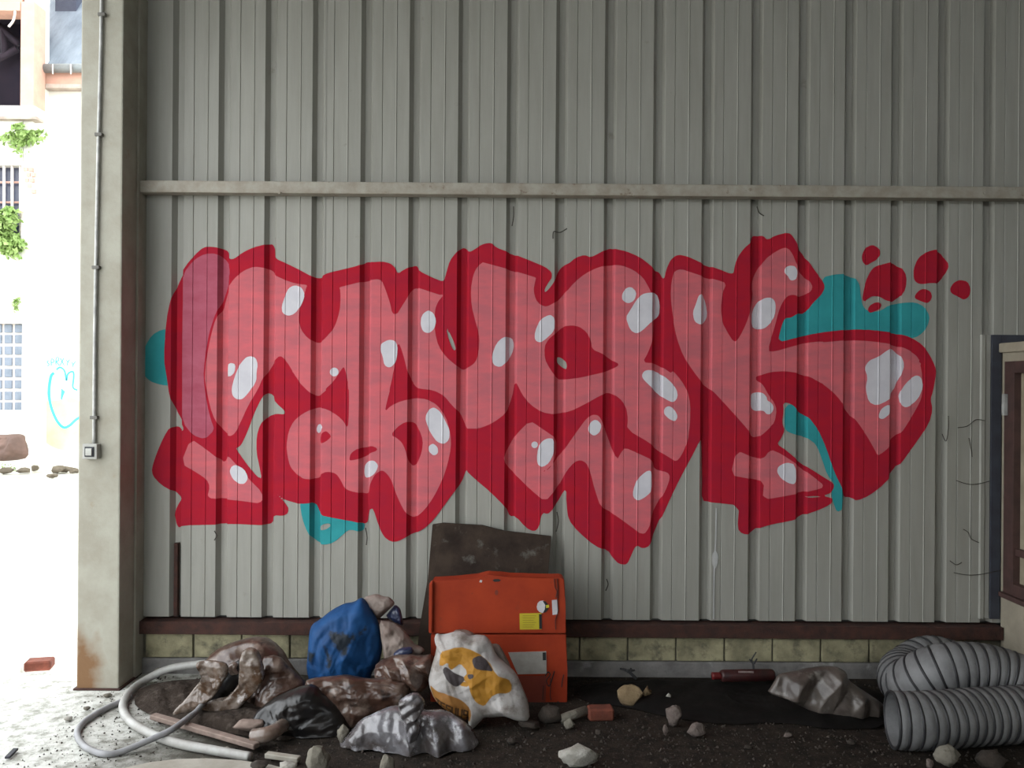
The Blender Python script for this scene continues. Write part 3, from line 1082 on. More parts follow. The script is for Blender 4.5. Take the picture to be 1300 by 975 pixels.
for pts_ in ([(652, 262), (652, 275), (650, 287)], [(702, 303), (703, 294), (711, 295), (720, 290)], [(272, 674), (275, 680), (272, 686)], [(464, 670), (466, 682), (465, 692)], [(770, 735), (772, 742), (769, 750)],
             [(707, 650), (709, 662), (706, 675)], [(961, 262), (964, 270), (970, 274)]):
    wall_ribbon('scuff', pts_, 1.3, M['tendril'], wall, -0.003)

# ------------------------------------------------------------------ the building across the yard
YL, YR = 9.6, 10.1           # nearer wing and set-back wing
M['facade'] = mat('limewashed_wall', (0.80, 0.78, 0.72), 0.9, (0.66, 0.64, 0.57), 1.6, 0.8, 0.3, 12)
M['pinkframe'] = mat('pink_brick_surround', (0.62, 0.36, 0.27), 0.9, (0.50, 0.30, 0.23), 5, 0.9)
M['ledge'] = mat('stone_ledge', (0.45, 0.38, 0.32), 0.9, (0.25, 0.20, 0.17), 4, 0.9)
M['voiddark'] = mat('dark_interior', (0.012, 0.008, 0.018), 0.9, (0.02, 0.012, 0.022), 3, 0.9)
M['beamgrey'] = mat('old_beam', (0.05, 0.035, 0.05), 0.9, (0.03, 0.025, 0.035), 6, 0.9)
M['barwhite'] = mat('white_bar', (0.75, 0.72, 0.68), 0.7, (0.6, 0.5, 0.44), 9, 0.8)
M['glassdark'] = mat('window_glass', (0.06, 0.07, 0.11), 0.15, (0.10, 0.10, 0.14), 5, 0.8)
M['zinc'] = mat('zinc_gutter', (0.26, 0.29, 0.29), 0.5, (0.17, 0.19, 0.20), 8, 0.8, metal=0.3)
M['glassblock'] = mat('glass_block', (0.13, 0.16, 0.20), 0.2, (0.19, 0.22, 0.27), 6, 0.9)
M['brick'] = mat('red_brick', (0.17, 0.046, 0.026), 0.9, (0.10, 0.03, 0.018), 18, 0.9, 0.4, 80)
M['brickpale'] = mat('pale_brick', (0.55, 0.33, 0.27), 0.9, (0.45, 0.27, 0.22), 12, 0.9)
M['leaf'] = mat('leaf_green', (0.18, 0.30, 0.07), 0.6, (0.30, 0.40, 0.14), 9, 0.9)
M['roofblue'] = mat('grey_blue_roof', (0.19, 0.225, 0.26), 0.6, (0.085, 0.105, 0.135), 1.5, 0.9, stretch=(3, 1, 0.6))
M['slate'] = mat('dark_slate', (0.045, 0.05, 0.08), 0.7, (0.07, 0.08, 0.11), 4, 0.9)

bl = thing('old_building', 'bright limewashed old building across the yard with barred and glass-block windows', 'building', P(40, 600, YL))


def fbox(name, x0, y0, x1, y1, Y0, Y1, m, par=bl, bev=0.0):
    """box whose front (at depth Y0) covers the pixel rectangle"""
    a, b = P(x0, y1, Y0), P(x1, y0, Y0)
    return keep(box(name, (a[0], Y0, a[2]), (b[0], Y1, b[2]), m, None, bev), par)


g0 = 606       # pixel row just under the yard at the wings
# nearer wing, wall built round its three openings
fbox('wall', 26.8, -160, 43.5, g0, YL + 0.004, YL + 0.5, M['facade'])
fbox('wall', -160, 148, 29.2, 208, YL, YL + 0.45, M['facade'])
fbox('wall', -160, 306, 29.2, 409, YL, YL + 0.45, M['facade'])
fbox('wall', -160, 521, 29.2, g0, YL, YL + 0.45, M['facade'])
fbox('wall', -160, -160, -44.8, g0, YL, YL + 0.45, M['facade'])
fbox('wall', -45, -160, 29.2, 2, YL, YL + 0.45, M['pinkframe'])
# set-back wing
rw = fbox('wall', 30, 92, 300, g0, YR, YR + 5, M['facade'])
fbox('cornice', 44, 92, 300, 108, YR - 0.12, YR, M['pinkframe'], bl, 0.01)
fbox('ledge', 44, 108, 300, 111.5, YR - 0.17, YR, M['ledge'], bl, 0.01)
# top opening: surround, sill, dark room with beams
fbox('surround', 25.5, 2, 43.6, 136, YL - 0.05, YL + 0.3, M['pinkframe'], bl, 0.01)
fbox('surround', -45, 2, 25.6, 13, YL - 0.05, YL + 0.3, M['pinkframe'], bl, 0.01)
fbox('sill', -45, 134, 43.6, 148, YL - 0.10, YL + 0.3, M['facade'], bl, 0.01)
fbox('sill_drip', -45, 147.6, 46, 150.5, YL - 0.12, YL + 0.1, M['ledge'], bl, 0.005)
fbox('room', -45, 10, 26, 136, YL + 0.95, YL + 1.0, M['voiddark'])
fbox('room_side', 25.4, 10, 27, 136, YL + 0.3, YL + 1.0, M['voiddark'])
fbox('room_floor', -45, 133.6, 27, 134.6, YL + 0.3, YL + 1.0, M['voiddark'])
fbox('room_ceiling', -45, 8, 27, 10, YL + 0.3, YL + 1.0, M['voiddark'])
for a, b in (((-6, 30), (24, 56)), ((-6, 76), (22, 62)), ((5, 40), (6, 70))):
    pa, pb = P(*a, YL + 0.7), P(*b, YL + 0.7)
    keep(tube('beam', [pa, pb], 0.07, M['beamgrey'], None, 4), bl)
pth = [P(19.5, 8, YL - 0.02), P(19, 18, YL - 0.03), P(16.5, 27, YL - 0.03), P(11, 34, YL - 0.03)]
keep(tube('loose_cable', catmull(pth, 5), 0.02, M['barwhite'], None, 6), bl)
# barred window
w2 = fbox('barred_window', -44, 205, 29.5, 309, YL + 0.2, YL + 0.24, M['glassdark'])
for x in (-25, -15, -5, 5.2, 15.6, 26):
    a, b = P(x, 309, YL + 0.06), P(x, 206, YL + 0.06)
    keep(tube('bar', [a, b], 0.022, M['barwhite'], None, 8), w2)
for y in (231.5, 257):
    a, b = P(-44, y, YL + 0.10), P(29, y, YL + 0.10)
    keep(tube('cross_bar', [a, b], 0.018, M['brickpale'], None, 8), w2)
fbox('surround', 26.5, 205, 29.6, 309, YL - 0.01, YL + 0.3, M['barwhite'])
# glass-block window
w3 = fbox('glass_block_window', -44, 405, 31, 524, YL + 0.12, YL + 0.2, M['barwhite'])
for xc in (-30, -16.5, -3.2, 10, 23.3):
    for yc in (417, 430.5, 445, 459, 473.5, 488, 502.5, 516):
        q = fbox('glass_block', xc - 5.0, yc - 5.4, xc + 5.0, yc + 5.4, YL + 0.095, YL + 0.15, M['glassblock'], w3, 0.012)
# gutter, downpipe, roof of the set-back wing
a, b = P(38, 87, YR - 0.22), P(300, 85, YR - 0.22)
keep(tube('gutter', [a, b], 0.075, M['zinc'], None, 12), bl)
for x in (40, 67, 90):
    p, q = P(x, 82, YR - 0.31), P(x, 94, YR - 0.31)
    keep(tube('gutter_bracket', [p, q], 0.012, M['barwhite'], None, 6), bl)
keep(tube('downpipe', [P(41, 92, YR - 0.2), P(44, 104, YR - 0.12), P(45, 116, YR - 0.08), P(45, 150, YR - 0.08)], 0.035, M['slate'], None, 8), bl)
ra, rb = P(31, 84, YR - 0.1), P(300, 84, YR - 0.1)
rc, rd = P(300, -60, YR + 2.5), P(31, -60, YR + 2.5)
vs = [ra, rb, rc, rd] + [(p[0], p[1] + 0.1, p[2] - 0.12) for p in (ra, rb, rc, rd)]
keep(mesh_obj('roof', vs, [(0, 1, 2, 3), (7, 6, 5, 4), (0, 4, 5, 1), (1, 5, 6, 2), (2, 6, 7, 3), (3, 7, 4, 0)], M['roofblue']), bl)
fbox('slate_cheek', 70, -40, 97, 26, YR + 1.05, YR + 2.5, M['slate'], bl)
# exposed bricks beside the barred window
for i, (x, y) in enumerate(((30, 212), (36, 212.5), (33, 219), (38.5, 219), (31, 226), (37, 226), (34.5, 233), (39, 240))):
    fbox('brick', x, y, x + 5, y + 5.2, YL - 0.012, YL + 0.05, M['brickpale'], bl, 0.006)

# small graffiti on the set-back wing
M['cyan_paint'] = mat('cyan_spray', (0.06, 0.42, 0.52), 0.6, (0.10, 0.48, 0.56), 4, 0.8)
M['yellow_paint'] = mat('pale_yellow_spray', (0.78, 0.74, 0.34), 0.7, (0.80, 0.77, 0.50), 2, 0.9)
K8 = (50, 440, 8.13)


def K(*pts):
    return [(K8[0] + x / K8[2], K8[1] + y / K8[2]) for x, y in pts]


tagg = thing('outline_graffiti', 'cyan outline tag with a pale yellow glow on the building across the yard', 'graffiti', P(80, 560, YR))


def ribbon(name, pts, wpx, Y, m, par, per=6):
    path = catmull([(x, 0, y) for x, y in pts], per)
    W = np.array([P(p.x, p.z, Y) for p in path])
    hw = wpx * (Y - CAM[1]) / F / 2
    vs, fs = [], []
    for i in range(len(W)):
        t = W[min(i + 1, len(W) - 1)] - W[max(i - 1, 0)]
        t /= max(np.linalg.norm(t), 1e-9)
        nrm = np.array([-t[2], 0, t[0]])
        for s in (-1, 1):
            for dy in (0.0, 0.004):
                q = W[i] + nrm * hw * s
                vs.append((q[0], q[1] + dy, q[2]))
    for i in range(len(W) - 1):
        a, b = 4 * i, 4 * i + 4
        fs += [(a, b, b + 2, a + 2), (a + 1, a + 3, b + 3, b + 1), (a, a + 1, b + 1, b), (a + 2, b + 2, b + 3, a + 3)]
    e = 4 * (len(W) - 1)
    fs += [(0, 2, 3, 1), (e, e + 1, e + 3, e + 2)]
    return keep(mesh_obj(name, vs, fs, m), par)


pts = K((70, 560), (-60, 600), (-100, 720), (0, 900), (80, 1010), (250, 1080), (420, 1010), (480, 700), (420, 560), (300, 520), (180, 560))
keep(prism_y('yellow_glow', [P(x, y, YR - 0.005) for x, y in chaikin(pts, 2)], 0.004, M['yellow_paint']), tagg)
ribbon('outline_stroke', K((150, 272), (122, 300), (105, 380), (98, 480), (110, 580), (140, 680), (190, 780), (250, 835), (310, 815), (370, 760), (440, 700), (480, 560), (470, 420)), 3.4, YR - 0.011, M['cyan_paint'], tagg)
ribbon('outline_stroke', K((175, 240), (205, 215), (235, 225), (262, 260), (278, 350), (290, 290), (320, 262), (350, 265), (352, 330), (345, 420), (390, 450)), 2.0, YR - 0.011, M['cyan_paint'], tagg)
keep(prism_y('outline_eye', [P(x, y, YR - 0.011) for x, y in K((225, 430), (262, 465), (240, 520), (233, 555), (220, 540))], 0.006, M['cyan_paint']), tagg)
# the little lettering above it
for st in (((98, 145), (82, 150), (84, 168), (98, 178), (94, 196), (80, 196)), ((122, 200), (122, 130), (145, 135), (146, 160), (124, 166)),
           ((170, 195), (172, 120), (196, 112), (198, 145), (174, 152), (205, 195)), ((215, 120), (255, 195)), ((250, 120), (212, 195)),
           ((278, 135), (292, 165)), ((312, 130), (292, 165), (285, 195)), ((330, 160), (348, 185)), ((375, 150), (348, 185), (342, 210))):
    ribbon('letter_stroke', K(*st), 0.9, YR - 0.016, M['cyan_paint'], tagg, 3)


# plants growing on the building
def tuft(name, label, cx, cy, r, Y, n, seed, group=None, droop=0.6, onfloor=False):
    g = np.random.RandomState(seed)
    c = np.array(P(cx, cy, Y))
    d = (Y - CAM[1]) / F
    root = thing(name, label, 'plant', tuple(c), group)
    vs, fs = [], []
    sv, sf = [], []
    cl = [c + g.normal(size=3) * r * d * np.array([0.42, 0.12, 0.34]) for _ in range(6)]
    for i in range(n):
        v = g.normal(size=3)
        v /= np.linalg.norm(v)
        v[1] = -abs(v[1])
        rad = r * d * g.rand() ** 0.5
        p = cl[i % 6] + v * rad * np.array([0.5, 0.4, 0.45]) - np.array([0, 0, droop * rad * 0.5])
        p[1] = min(p[1], c[1] + 0.01)
        if onfloor or 'weed' in name:
            p[2] = max(p[2], 0.02)
        w1 = g.normal(size=3)
        w1 /= np.linalg.norm(w1)
        side = np.cross(w1, g.normal(size=3))
        side /= max(np.linalg.norm(side), 1e-6)
        L = r * d * g.uniform(0.10, 0.2)
        k = len(vs)
        vs += [tuple(p - w1 * L), tuple(p + side * L * 0.5), tuple(p + w1 * L), tuple(p - side * L * 0.5)]
        fs += [(k, k + 1, k + 2, k + 3)]
        if i % 8 == 0:
            k2 = len(sv)
            mid = (c + p) / 2 + np.array([0, 0, 0.1 * L])
            s3 = side * 0.006
            sv += [tuple(c - s3), tuple(c + s3), tuple(mid + s3), tuple(mid - s3), tuple(p + s3 * 0.4), tuple(p - s3 * 0.4)]
            sf += [(k2, k2 + 1, k2 + 2, k2 + 3), (k2 + 3, k2 + 2, k2 + 4, k2 + 5)]
    keep(mesh_obj('foliage', vs, fs, M['leaf']), root)
    keep(mesh_obj('stem', sv, sf, M['leaf']), root)
    return root


PG = 'plants rooted in the old building'
tuft('wall_plant', 'green plant hanging under the sill of the dark upper opening', 32, 166, 24, YL - 0.03, 420, 3, PG, 0.9)
tuft('wall_plant', 'bushy plant growing through the barred window', 10, 290, 34, YL - 0.02, 800, 4, PG, 0.4)
tuft('wall_plant', 'small plant rooted just above the glass-block window', 22, 386, 9, YL - 0.02, 200, 5, PG, 0.5)
tuft('wall_plant', 'tiny sprig alone on the blank wall of the set-back wing', 56, 358, 6, YR - 0.02, 40, 6, PG, 0.5)

# rubble at the foot of the building
M['tarp'] = mat('brown_tarp', (0.14, 0.085, 0.066), 0.8, (0.08, 0.05, 0.04), 3, 0.9)
M['palestone'] = mat('pale_rubble', (0.15, 0.125, 0.09), 0.9, (0.09, 0.072, 0.05), 6, 0.9, 0.4, 20)
M['oldwood'] = mat('weathered_wood', (0.24, 0.18, 0.14), 0.85, (0.16, 0.12, 0.095), 5, 0.9, stretch=(1, 1, 8))
o = blob('tarpaulin', [(-20, 553), (4, 550), (28, 552), (34, 562), (38, 575), (30, 584), (-20, 586)], 8.9, 0.35, M['tarp'], seed=31, amp=0.20, freq=3.2, n=110, rings=24)
tag(o, 'brown crumpled tarpaulin at the foot of the building', 'tarpaulin')
RG = 'rubble along the foot of the building'
for i, (x, y, w_, h_, lab) in enumerate(((48, 573, 26, 14, 'large pale rubble lump next to the brown tarpaulin'), (66, 577, 16, 12, 'middle-sized pale rubble lump below the yellow glow of the tag'),
                                        (82, 583, 18, 13, 'pale rubble lump near the column end of the rubble row'), (94, 590, 14, 9, 'small pale rubble lump closest to the steel column'),
                                        (30, 590, 20, 8, 'flat pale rubble lump in front of the brown tarpaulin'), (56, 566, 22, 16, 'tall brown rubble lump piled against the set-back wing'), (74, 590, 20, 10, 'low brown rubble lump out in front of the rubble row'), (88, 570, 16, 12, 'brown rubble lump against the wall under the cyan tag'))):
    o = rock('rubble_lump', x, y + 11, w_, h_, M['palestone'], seed=40 + i, Y=None)
    tag(o, lab, 'rubble', RG)
for i, (x, y, w_, h_, lab) in enumerate(((7, 602, 22, 8, 'low rubble lump just under the green weeds'), (40, 599, 24, 9, 'wide rubble lump beyond the flat one at the tarpaulin'), (80, 600, 24, 11, 'biggest rubble lump in the front of the heap'),
                                         (100, 588, 18, 16, 'rubble lump half hidden behind the steel column'), (66, 607, 16, 6, 'little rubble lump nearest to the hall'))):
    o = rock('rubble_lump', x, y, w_, h_, M['palestone'], seed=140 + i)
    tag(o, lab, 'rubble', RG)
tuft('weed_clump', 'green weeds among the rubble before the brown tarpaulin', 11, 598, 10, PF(11, 600)[1], 80, 8, None, 0.2)
tuft('weed_clump', 'dark weeds growing among the rubble below the cyan tag', 62, 586, 10, PF(62, 588)[1], 80, 9, None, 0.2)
pw = [PF(3, 582, 0.05), PF(40, 580, 0.12)]
o = tube('timber_plank', pw, 0.05, M['oldwood'], None, 4)
tag(o, 'weathered pale plank lying across the rubble in the yard', 'plank')

# ------------------------------------------------------------------ rubbish along the wall
def crease(m, scale=16.0, strength=0.7, dist=0.02):
    nt = m.node_tree
    b = nt.nodes['Principled BSDF']
    geo = nd(nt, 'ShaderNodeNewGeometry')
    n = nd(nt, 'ShaderNodeTexNoise', Scale=scale * 0.5, Detail=3.0)
    nt.links.new(geo.outputs['Position'], n.inputs['Vector'])
    mp = nd(nt, 'ShaderNodeVectorMath', operation='MULTIPLY_ADD')
    mp.inputs[1].default_value = (0.12, 0.12, 0.12)
    nt.links.new(n.outputs['Color'], mp.inputs[0])
    nt.links.new(geo.outputs['Position'], mp.inputs[2])
    v = nd(nt, 'ShaderNodeTexVoronoi', Scale=scale, feature='F1')
    v2 = nd(nt, 'ShaderNodeTexVoronoi', Scale=scale * 2.7, feature='F1')
    for q in (v, v2):
        nt.links.new(mp.outputs[0], q.inputs['Vector'])
    a = nd(nt, 'ShaderNodeMath', operation='MULTIPLY_ADD')
    a.inputs[1].default_value = 0.35
    nt.links.new(v2.outputs['Distance'], a.inputs[0])
    nt.links.new(v.outputs['Distance'], a.inputs[2])
    bp = nd(nt, 'ShaderNodeBump', Strength=strength, Distance=dist)
    nt.links.new(a.outputs[0], bp.inputs['Height'])
    nt.links.new(bp.outputs['Normal'], b.inputs['Normal'])
    return m


def plastic(name, c, c2, rough=0.28, scale=9, trans=0.0, spec=0.5, lo=0.4, hi=0.6, c3=None, cs=9.0, cst=0.28, coat=0.15):
    return crease(mat(name, c, rough, c2, scale, 1.0, 0, 45, spec=spec, trans=trans, lo=lo, hi=hi, coat=coat, col3=c3, scale3=12, lo3=0.56, hi3=0.66), cs, cst)


M['hose'] = mat('grey_rubber_hose', (0.26, 0.26, 0.27), 0.55, (0.19, 0.19, 0.19), 15, 0.9)
M['hose2'] = mat('pale_plastic_hose', (0.36, 0.36, 0.34), 0.5, (0.25, 0.24, 0.22), 12, 0.9)
M['batten'] = mat('dirty_batten', (0.24, 0.18, 0.15), 0.85, (0.15, 0.11, 0.09), 14, 0.9, 0.3, 60)
M['palewood'] = mat('pale_slab', (0.34, 0.32, 0.275), 0.85, (0.24, 0.22, 0.18), 8, 0.9, 0.2, 50)
M['brownfilm'] = plastic('brown_plastic_film', (0.058, 0.030, 0.021), (0.17, 0.125, 0.10), 0.28, 13, c3=(0.018, 0.011, 0.009), lo=0.46, hi=0.66)
M['tanfilm'] = plastic('tan_plastic_film', (0.19, 0.155, 0.13), (0.075, 0.042, 0.024), 0.25, 14, c3=(0.33, 0.30, 0.28))
M['greyfilm'] = plastic('grey_brown_film', (0.19, 0.165, 0.145), (0.13, 0.09, 0.07), 0.25, 10)
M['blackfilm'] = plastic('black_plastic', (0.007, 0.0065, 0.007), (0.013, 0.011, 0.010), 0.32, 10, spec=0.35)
M['silver'] = plastic('clear_plastic_bag', (0.15, 0.145, 0.155), (0.065, 0.055, 0.052), 0.2, 7, spec=0.6, c3=(0.30, 0.295, 0.315), cst=0.4)
M['palecloth'] = mat('pale_cloth', (0.25, 0.205, 0.18), 0.7, (0.15, 0.11, 0.09), 11, 0.9, 0.3, 60)
M['navyfilm'] = plastic('navy_plastic', (0.02, 0.028, 0.07), (0.012, 0.016, 0.04), 0.35, 10)
M['foam'] = mat('white_foam', (0.34, 0.325, 0.29), 0.95, (0.24, 0.225, 0.19), 25, 0.9, 0.6, 120)
M['tanfoam'] = mat('tan_foam', (0.25, 0.18, 0.10), 0.95, (0.16, 0.11, 0.06), 20, 0.9, 0.6, 90)
M['stone'] = mat('grey_stone', (0.17, 0.155, 0.125), 0.95, (0.10, 0.09, 0.07), 16, 0.9, 0.6, 80)
M['pinkstone'] = mat('pinkish_stone', (0.145, 0.115, 0.10), 0.95, (0.085, 0.066, 0.058), 16, 0.9, 0.6, 80)
M['darkstone'] = mat('dark_rubble', (0.045, 0.034, 0.026), 0.95, (0.025, 0.02, 0.016), 16, 0.9, 0.6, 80)
M['board'] = mat('stained_board', (0.048, 0.034, 0.025), 0.9, (0.022, 0.015, 0.012), 7, 1.0, 0.2, 60, spec=0.15, col3=(0.12, 0.115, 0.10), scale3=9, lo3=0.60, hi3=0.74)

# hoses and sticks
hz1 = [PF(x, y, 0.013) for x, y in ((258, 905), (250, 915), (240, 923), (222, 936), (206, 942), (155, 954), (131, 957), (108, 948), (98, 932), (106, 917), (131, 901), (151, 892), (166, 884))]
hz1[0] = (hz1[0][0], hz1[0][1] + 0.02, 0.06)
for i_, z_ in ((1, 0.056), (2, 0.056), (3, 0.054), (4, 0.045)):
    hz1[i_] = (hz1[i_][0], hz1[i_][1], z_)
o = tube('thin_hose', catmull(hz1, 10), 0.013, M['hose'], None, 12)
tag(o, 'thin grey hose lying in an open loop beside the column foot', 'hose')
hz2 = [P(262, 842, -0.14), P(215, 849, -0.13), PF(180, 866, 0.02), PF(163, 881, 0.018), PF(156, 898, 0.018), PF(165, 915, 0.018), PF(189, 930, 0.018), PF(223, 943, 0.018), PF(268, 952, 0.018), PF(318, 961, 0.018)]
o = tube('thick_hose', catmull(hz2, 10), 0.019, M['hose2'], None, 12)
tag(o, 'thicker pale hose curving out from behind the brown plastic heap', 'hose')


def bar(name, a, b, w_, h_, m, parent=None):
    a, b = Vector(a), Vector(b)
    d = (b - a).normalized()
    s = Vector((0, 0, 1)).cross(d).normalized()
    u = d.cross(s)
    bm = bmesh.new()
    vs = []
    for p in (a, b):
        for i, j in ((-1, -1), (1, -1), (1, 1), (-1, 1)):
            vs.append(bm.verts.new(p + s * (i * w_ / 2) + u * (j * h_ / 2)))
    for f in ((0, 1, 2, 3), (7, 6, 5, 4), (0, 4, 5, 1), (1, 5, 6, 2), (2, 6, 7, 3), (3, 7, 4, 0)):
        bm.faces.new([vs[i] for i in f])
    bmesh.ops.bevel(bm, geom=list(bm.edges), offset=min(w_, h_) * 0.15, segments=1, affect='EDGES')
    return bm_obj(name, bm, m, parent)


o = bar('wooden_batten', PF(194, 909, 0.03), PF(326, 947, 0.03), 0.035, 0.022, M['batten'])
tag(o, 'long dirty wooden batten pointing out from under the brown plastic', 'batten')
o = bar('wooden_stick', PF(338, 958, 0.02), PF(380, 964, 0.02), 0.03, 0.02, M['palewood'])
tag(o, 'short pale stick by the rounded grey stone at the bottom', 'stick')
top = [PF(x, y, 0.028) for x, y in ((150, 976), (190, 967), (225, 963), (262, 962), (305, 965), (345, 971), (380, 980), (400, 1040), (130, 1040))]
bm = bmesh.new()
a = [bm.verts.new(p) for p in top]
b = [bm.verts.new((p[0], p[1], 0.002)) for p in top]
bm.faces.new(a)
bm.faces.new(b[::-1])
for i in range(len(a)):
    bm.faces.new((a[i], b[i], b[(i + 1) % len(a)], a[(i + 1) % len(a)]))
bmesh.ops.bevel(bm, geom=list(bm.edges), offset=0.004, segments=1, affect='EDGES')
tag(bm_obj('pale_slab', bm, M['palewood']), 'pale flat slab lying at the bottom edge of the picture', 'slab')

# brown plastic heap
hp = thing('brown_plastic_heap', 'gaping heap of shiny brown plastic sheeting between the hoses and the blue bag', 'plastic sheet', PF(310, 915))


def part(name, outline, Y, th, m, par, **kw):
    o = blob(name, outline, Y, th, m, None, **kw)
    return keep(o, par) if par else o


part('back_fold', [(258, 842), (272, 826), (295, 815), (318, 808), (338, 810), (355, 822), (368, 842), (388, 866), (396, 905), (350, 920), (290, 918), (262, 880)], -0.34, 0.13, M['brownfilm'], hp, seed=3, amp=0.035, freq=10)
part('inner_shadow_fold', [(268, 850), (290, 846), (309, 834), (312, 860), (300, 880), (280, 900), (262, 905)], -0.47, 0.03, M['blackfilm'], hp, seed=5, amp=0.015, freq=14, n=80, rings=14)  # black film painted in as the shade inside the gaping mouth
part('right_fold', [(308, 826), (316, 821), (326, 824), (333, 838), (336, 856), (334, 866), (317, 886), (298, 907), (278, 920), (258, 918), (249, 897), (262, 892), (274, 895), (296, 878), (308, 861), (306, 842)], -0.56, 0.028, M['tanfilm'], hp, seed=8, amp=0.020, freq=16, power=7, centre=(304, 882))
part('left_flap', [(249, 840), (268, 838), (287, 840), (291, 849), (284, 866), (272, 885), (252, 899), (244, 914), (220, 912), (219, 904), (234, 889), (245, 875), (258, 861), (252, 849)], -0.58, 0.024, M['tanfilm'], hp, seed=12, amp=0.020, freq=16, power=7, centre=(262, 872))
part('right_skirt', [(330, 835), (352, 830), (372, 850), (390, 868), (398, 900), (380, 925), (345, 925), (318, 915), (326, 880)], -0.46, 0.07, M['brownfilm'], hp, seed=15, amp=0.03, freq=12)
part('pale_scrap', [(288, 846), (297, 839), (303, 842), (300, 850), (304, 856), (292, 858)], -0.53, 0.02, M['greyfilm'], hp, seed=17, amp=0.01, n=50, rings=10)

o = blob('black_bin_bag', [(322, 905), (345, 888), (375, 872), (400, 868), (415, 885), (436, 905), (446, 930), (430, 955), (395, 966), (350, 955), (322, 930)], -0.72, 0.08, M['blackfilm'], seed=122, amp=0.032, freq=10, power=3)
tag(o, 'shiny black plastic bag lying under the brown sheeting', 'plastic bag')
pt = [PF(322, 936, 0.04), PF(345, 930, 0.06), P(372, 912, -0.72), P(392, 902, -0.70)]
lg = tube('broken_pipe_sleeve', catmull(pt, 6), lambda t: 0.034 - 0.008 * t, M['greyfilm'], None, 12)
tag(lg, 'grey sleeve with a pale chipped end poking out of the black bag', 'pipe')
o = rock('flat_brown_stone', 318, 928, 52, 15, M['batten'], seed=61, depth=0.5, z0=0.02)
tag(o, 'flat brown lump behind the batten under the brown sheeting', 'stone')

# blue bag with its pale liner
M['blue'] = plastic('blue_plastic_bag', (0.010, 0.058, 0.17), (0.007, 0.038, 0.115), 0.6, 8, spec=0.18, coat=0.0)


def blue_print_material():
    m = M['blue'].copy()
    m.name = 'blue_bag_with_black_smear'
    nt = m.node_tree
    b = nt.nodes['Principled BSDF']
    src = b.inputs['Base Color'].links[0].from_socket
    at = nd(nt, 'ShaderNodeAttribute', attribute_name='print')
    geo = nd(nt, 'ShaderNodeNewGeometry')
    n = nd(nt, 'ShaderNodeTexNoise', Scale=45.0, Detail=5.0)
    nt.links.new(geo.outputs['Position'], n.inputs['Vector'])
    s = nd(nt, 'ShaderNodeMath', operation='MULTIPLY_ADD')
    s.inputs[1].default_value = 16.0
    nt.links.new(n.outputs['Fac'], s.inputs[0])
    nt.links.new(at.outputs['Fac'], s.inputs[2])
    r = nd(nt, 'ShaderNodeMapRange')
    r.inputs['From Min'].default_value = 4.5
    r.inputs['From Max'].default_value = 9.0
    r.inputs['To Min'].default_value = 0.92
    r.inputs['To Max'].default_value = 0.0
    nt.links.new(s.outputs[0], r.inputs['Value'])
    x = nd(nt, 'ShaderNodeMix', data_type='RGBA')
    x.inputs[7].default_value = (0.012, 0.014, 0.014, 1)
    nt.links.new(src, x.inputs[6])
    nt.links.new(r.outputs['Result'], x.inputs[0])
    nt.links.new(x.outputs[2], b.inputs['Base Color'])
    return m


M['blueprint'] = blue_print_material()
U = (385, 750, 8.125)


def UU(*p):
    return [(U[0] + x / U[2], U[1] + y / U[2]) for x, y in p]


smear = [UU((300, 360), (420, 330), (560, 390), (640, 330), (720, 330), (640, 400), (540, 460), (500, 600), (420, 560), (340, 470)),
         UU((260, 470), (320, 560), (370, 640), (330, 740), (300, 700), (270, 580)), UU((100, 540), (180, 600), (120, 700), (60, 640))]
bb = thing('blue_bag', 'torn blue plastic bag with a black smear leaning against the wall', 'plastic bag', PF(430, 885))
part('bag_body', UU((60, 440), (90, 350), (180, 290), (300, 190), (420, 130), (520, 120), (600, 70), (640, 100), (700, 200), (770, 300), (810, 420), (815, 600), (790, 740), (700, 850), (690, 1000), (400, 1020), (100, 1010), (40, 800), (50, 620)),
     -0.40, 0.13, M['blueprint'], bb, seed=23, amp=0.026, freq=11, n=150, rings=36, attrs={'print': lambda q: np.minimum.reduce([poly_sdf(q[:, 0], q[:, 1], s_, 1, 9.0) for s_ in smear])})
part('liner', UU((630, 60), (700, 40), (760, 30), (830, 60), (890, 60), (950, 130), (900, 180), (830, 250), (780, 290), (740, 270), (690, 180), (640, 110)), -0.36, 0.05, M['palecloth'], bb, seed=25, amp=0.014, freq=18, n=90, rings=16)
part('corner_flap', UU((950, 140), (1000, 180), (1020, 260), (1035, 370), (960, 330), (840, 270), (900, 190)), -0.35, 0.03, M['navyfilm'], bb, seed=27, amp=0.01, freq=18, n=80, rings=12)
ps = thing('pale_rag', 'crumpled pale rag with navy lining spilling out beside the blue bag', 'rag', PF(500, 885))
CROPS['V'] = (370, 740, 6.095)
part('cloth', T('V 670,285 780,300 870,360 920,430 960,480 1040,515 1010,560 940,545 900,620 800,640 720,600 700,470'), -0.44, 0.06, M['palecloth'], ps, seed=29, amp=0.018, freq=17, n=100, rings=18)
part('lining', T('V 790,540 850,500 930,490 950,530 900,580 840,600 790,580'), -0.52, 0.03, M['navyfilm'], ps, seed=33, amp=0.01, freq=18, n=70, rings=12)
o = blob('brown_plastic_ball', T('V 640,650 700,600 790,560 900,545 1000,560 1100,545 1120,640 1080,760 1010,840 890,900 760,900 660,800'), -0.56, 0.10, M['brownfilm'], seed=35, amp=0.03, freq=15)
tag(o, 'balled-up dark brown plastic between the pale rag and the printed sack', 'plastic sheet')
o = blob('brown_sheet', [(386, 863), (400, 860), (425, 857), (440, 856), (466, 862), (500, 862), (520, 868), (520, 890), (495, 905), (460, 920), (430, 928), (405, 905), (392, 885)], -0.66, 0.08, M['brownfilm'], seed=37, amp=0.03, freq=13)
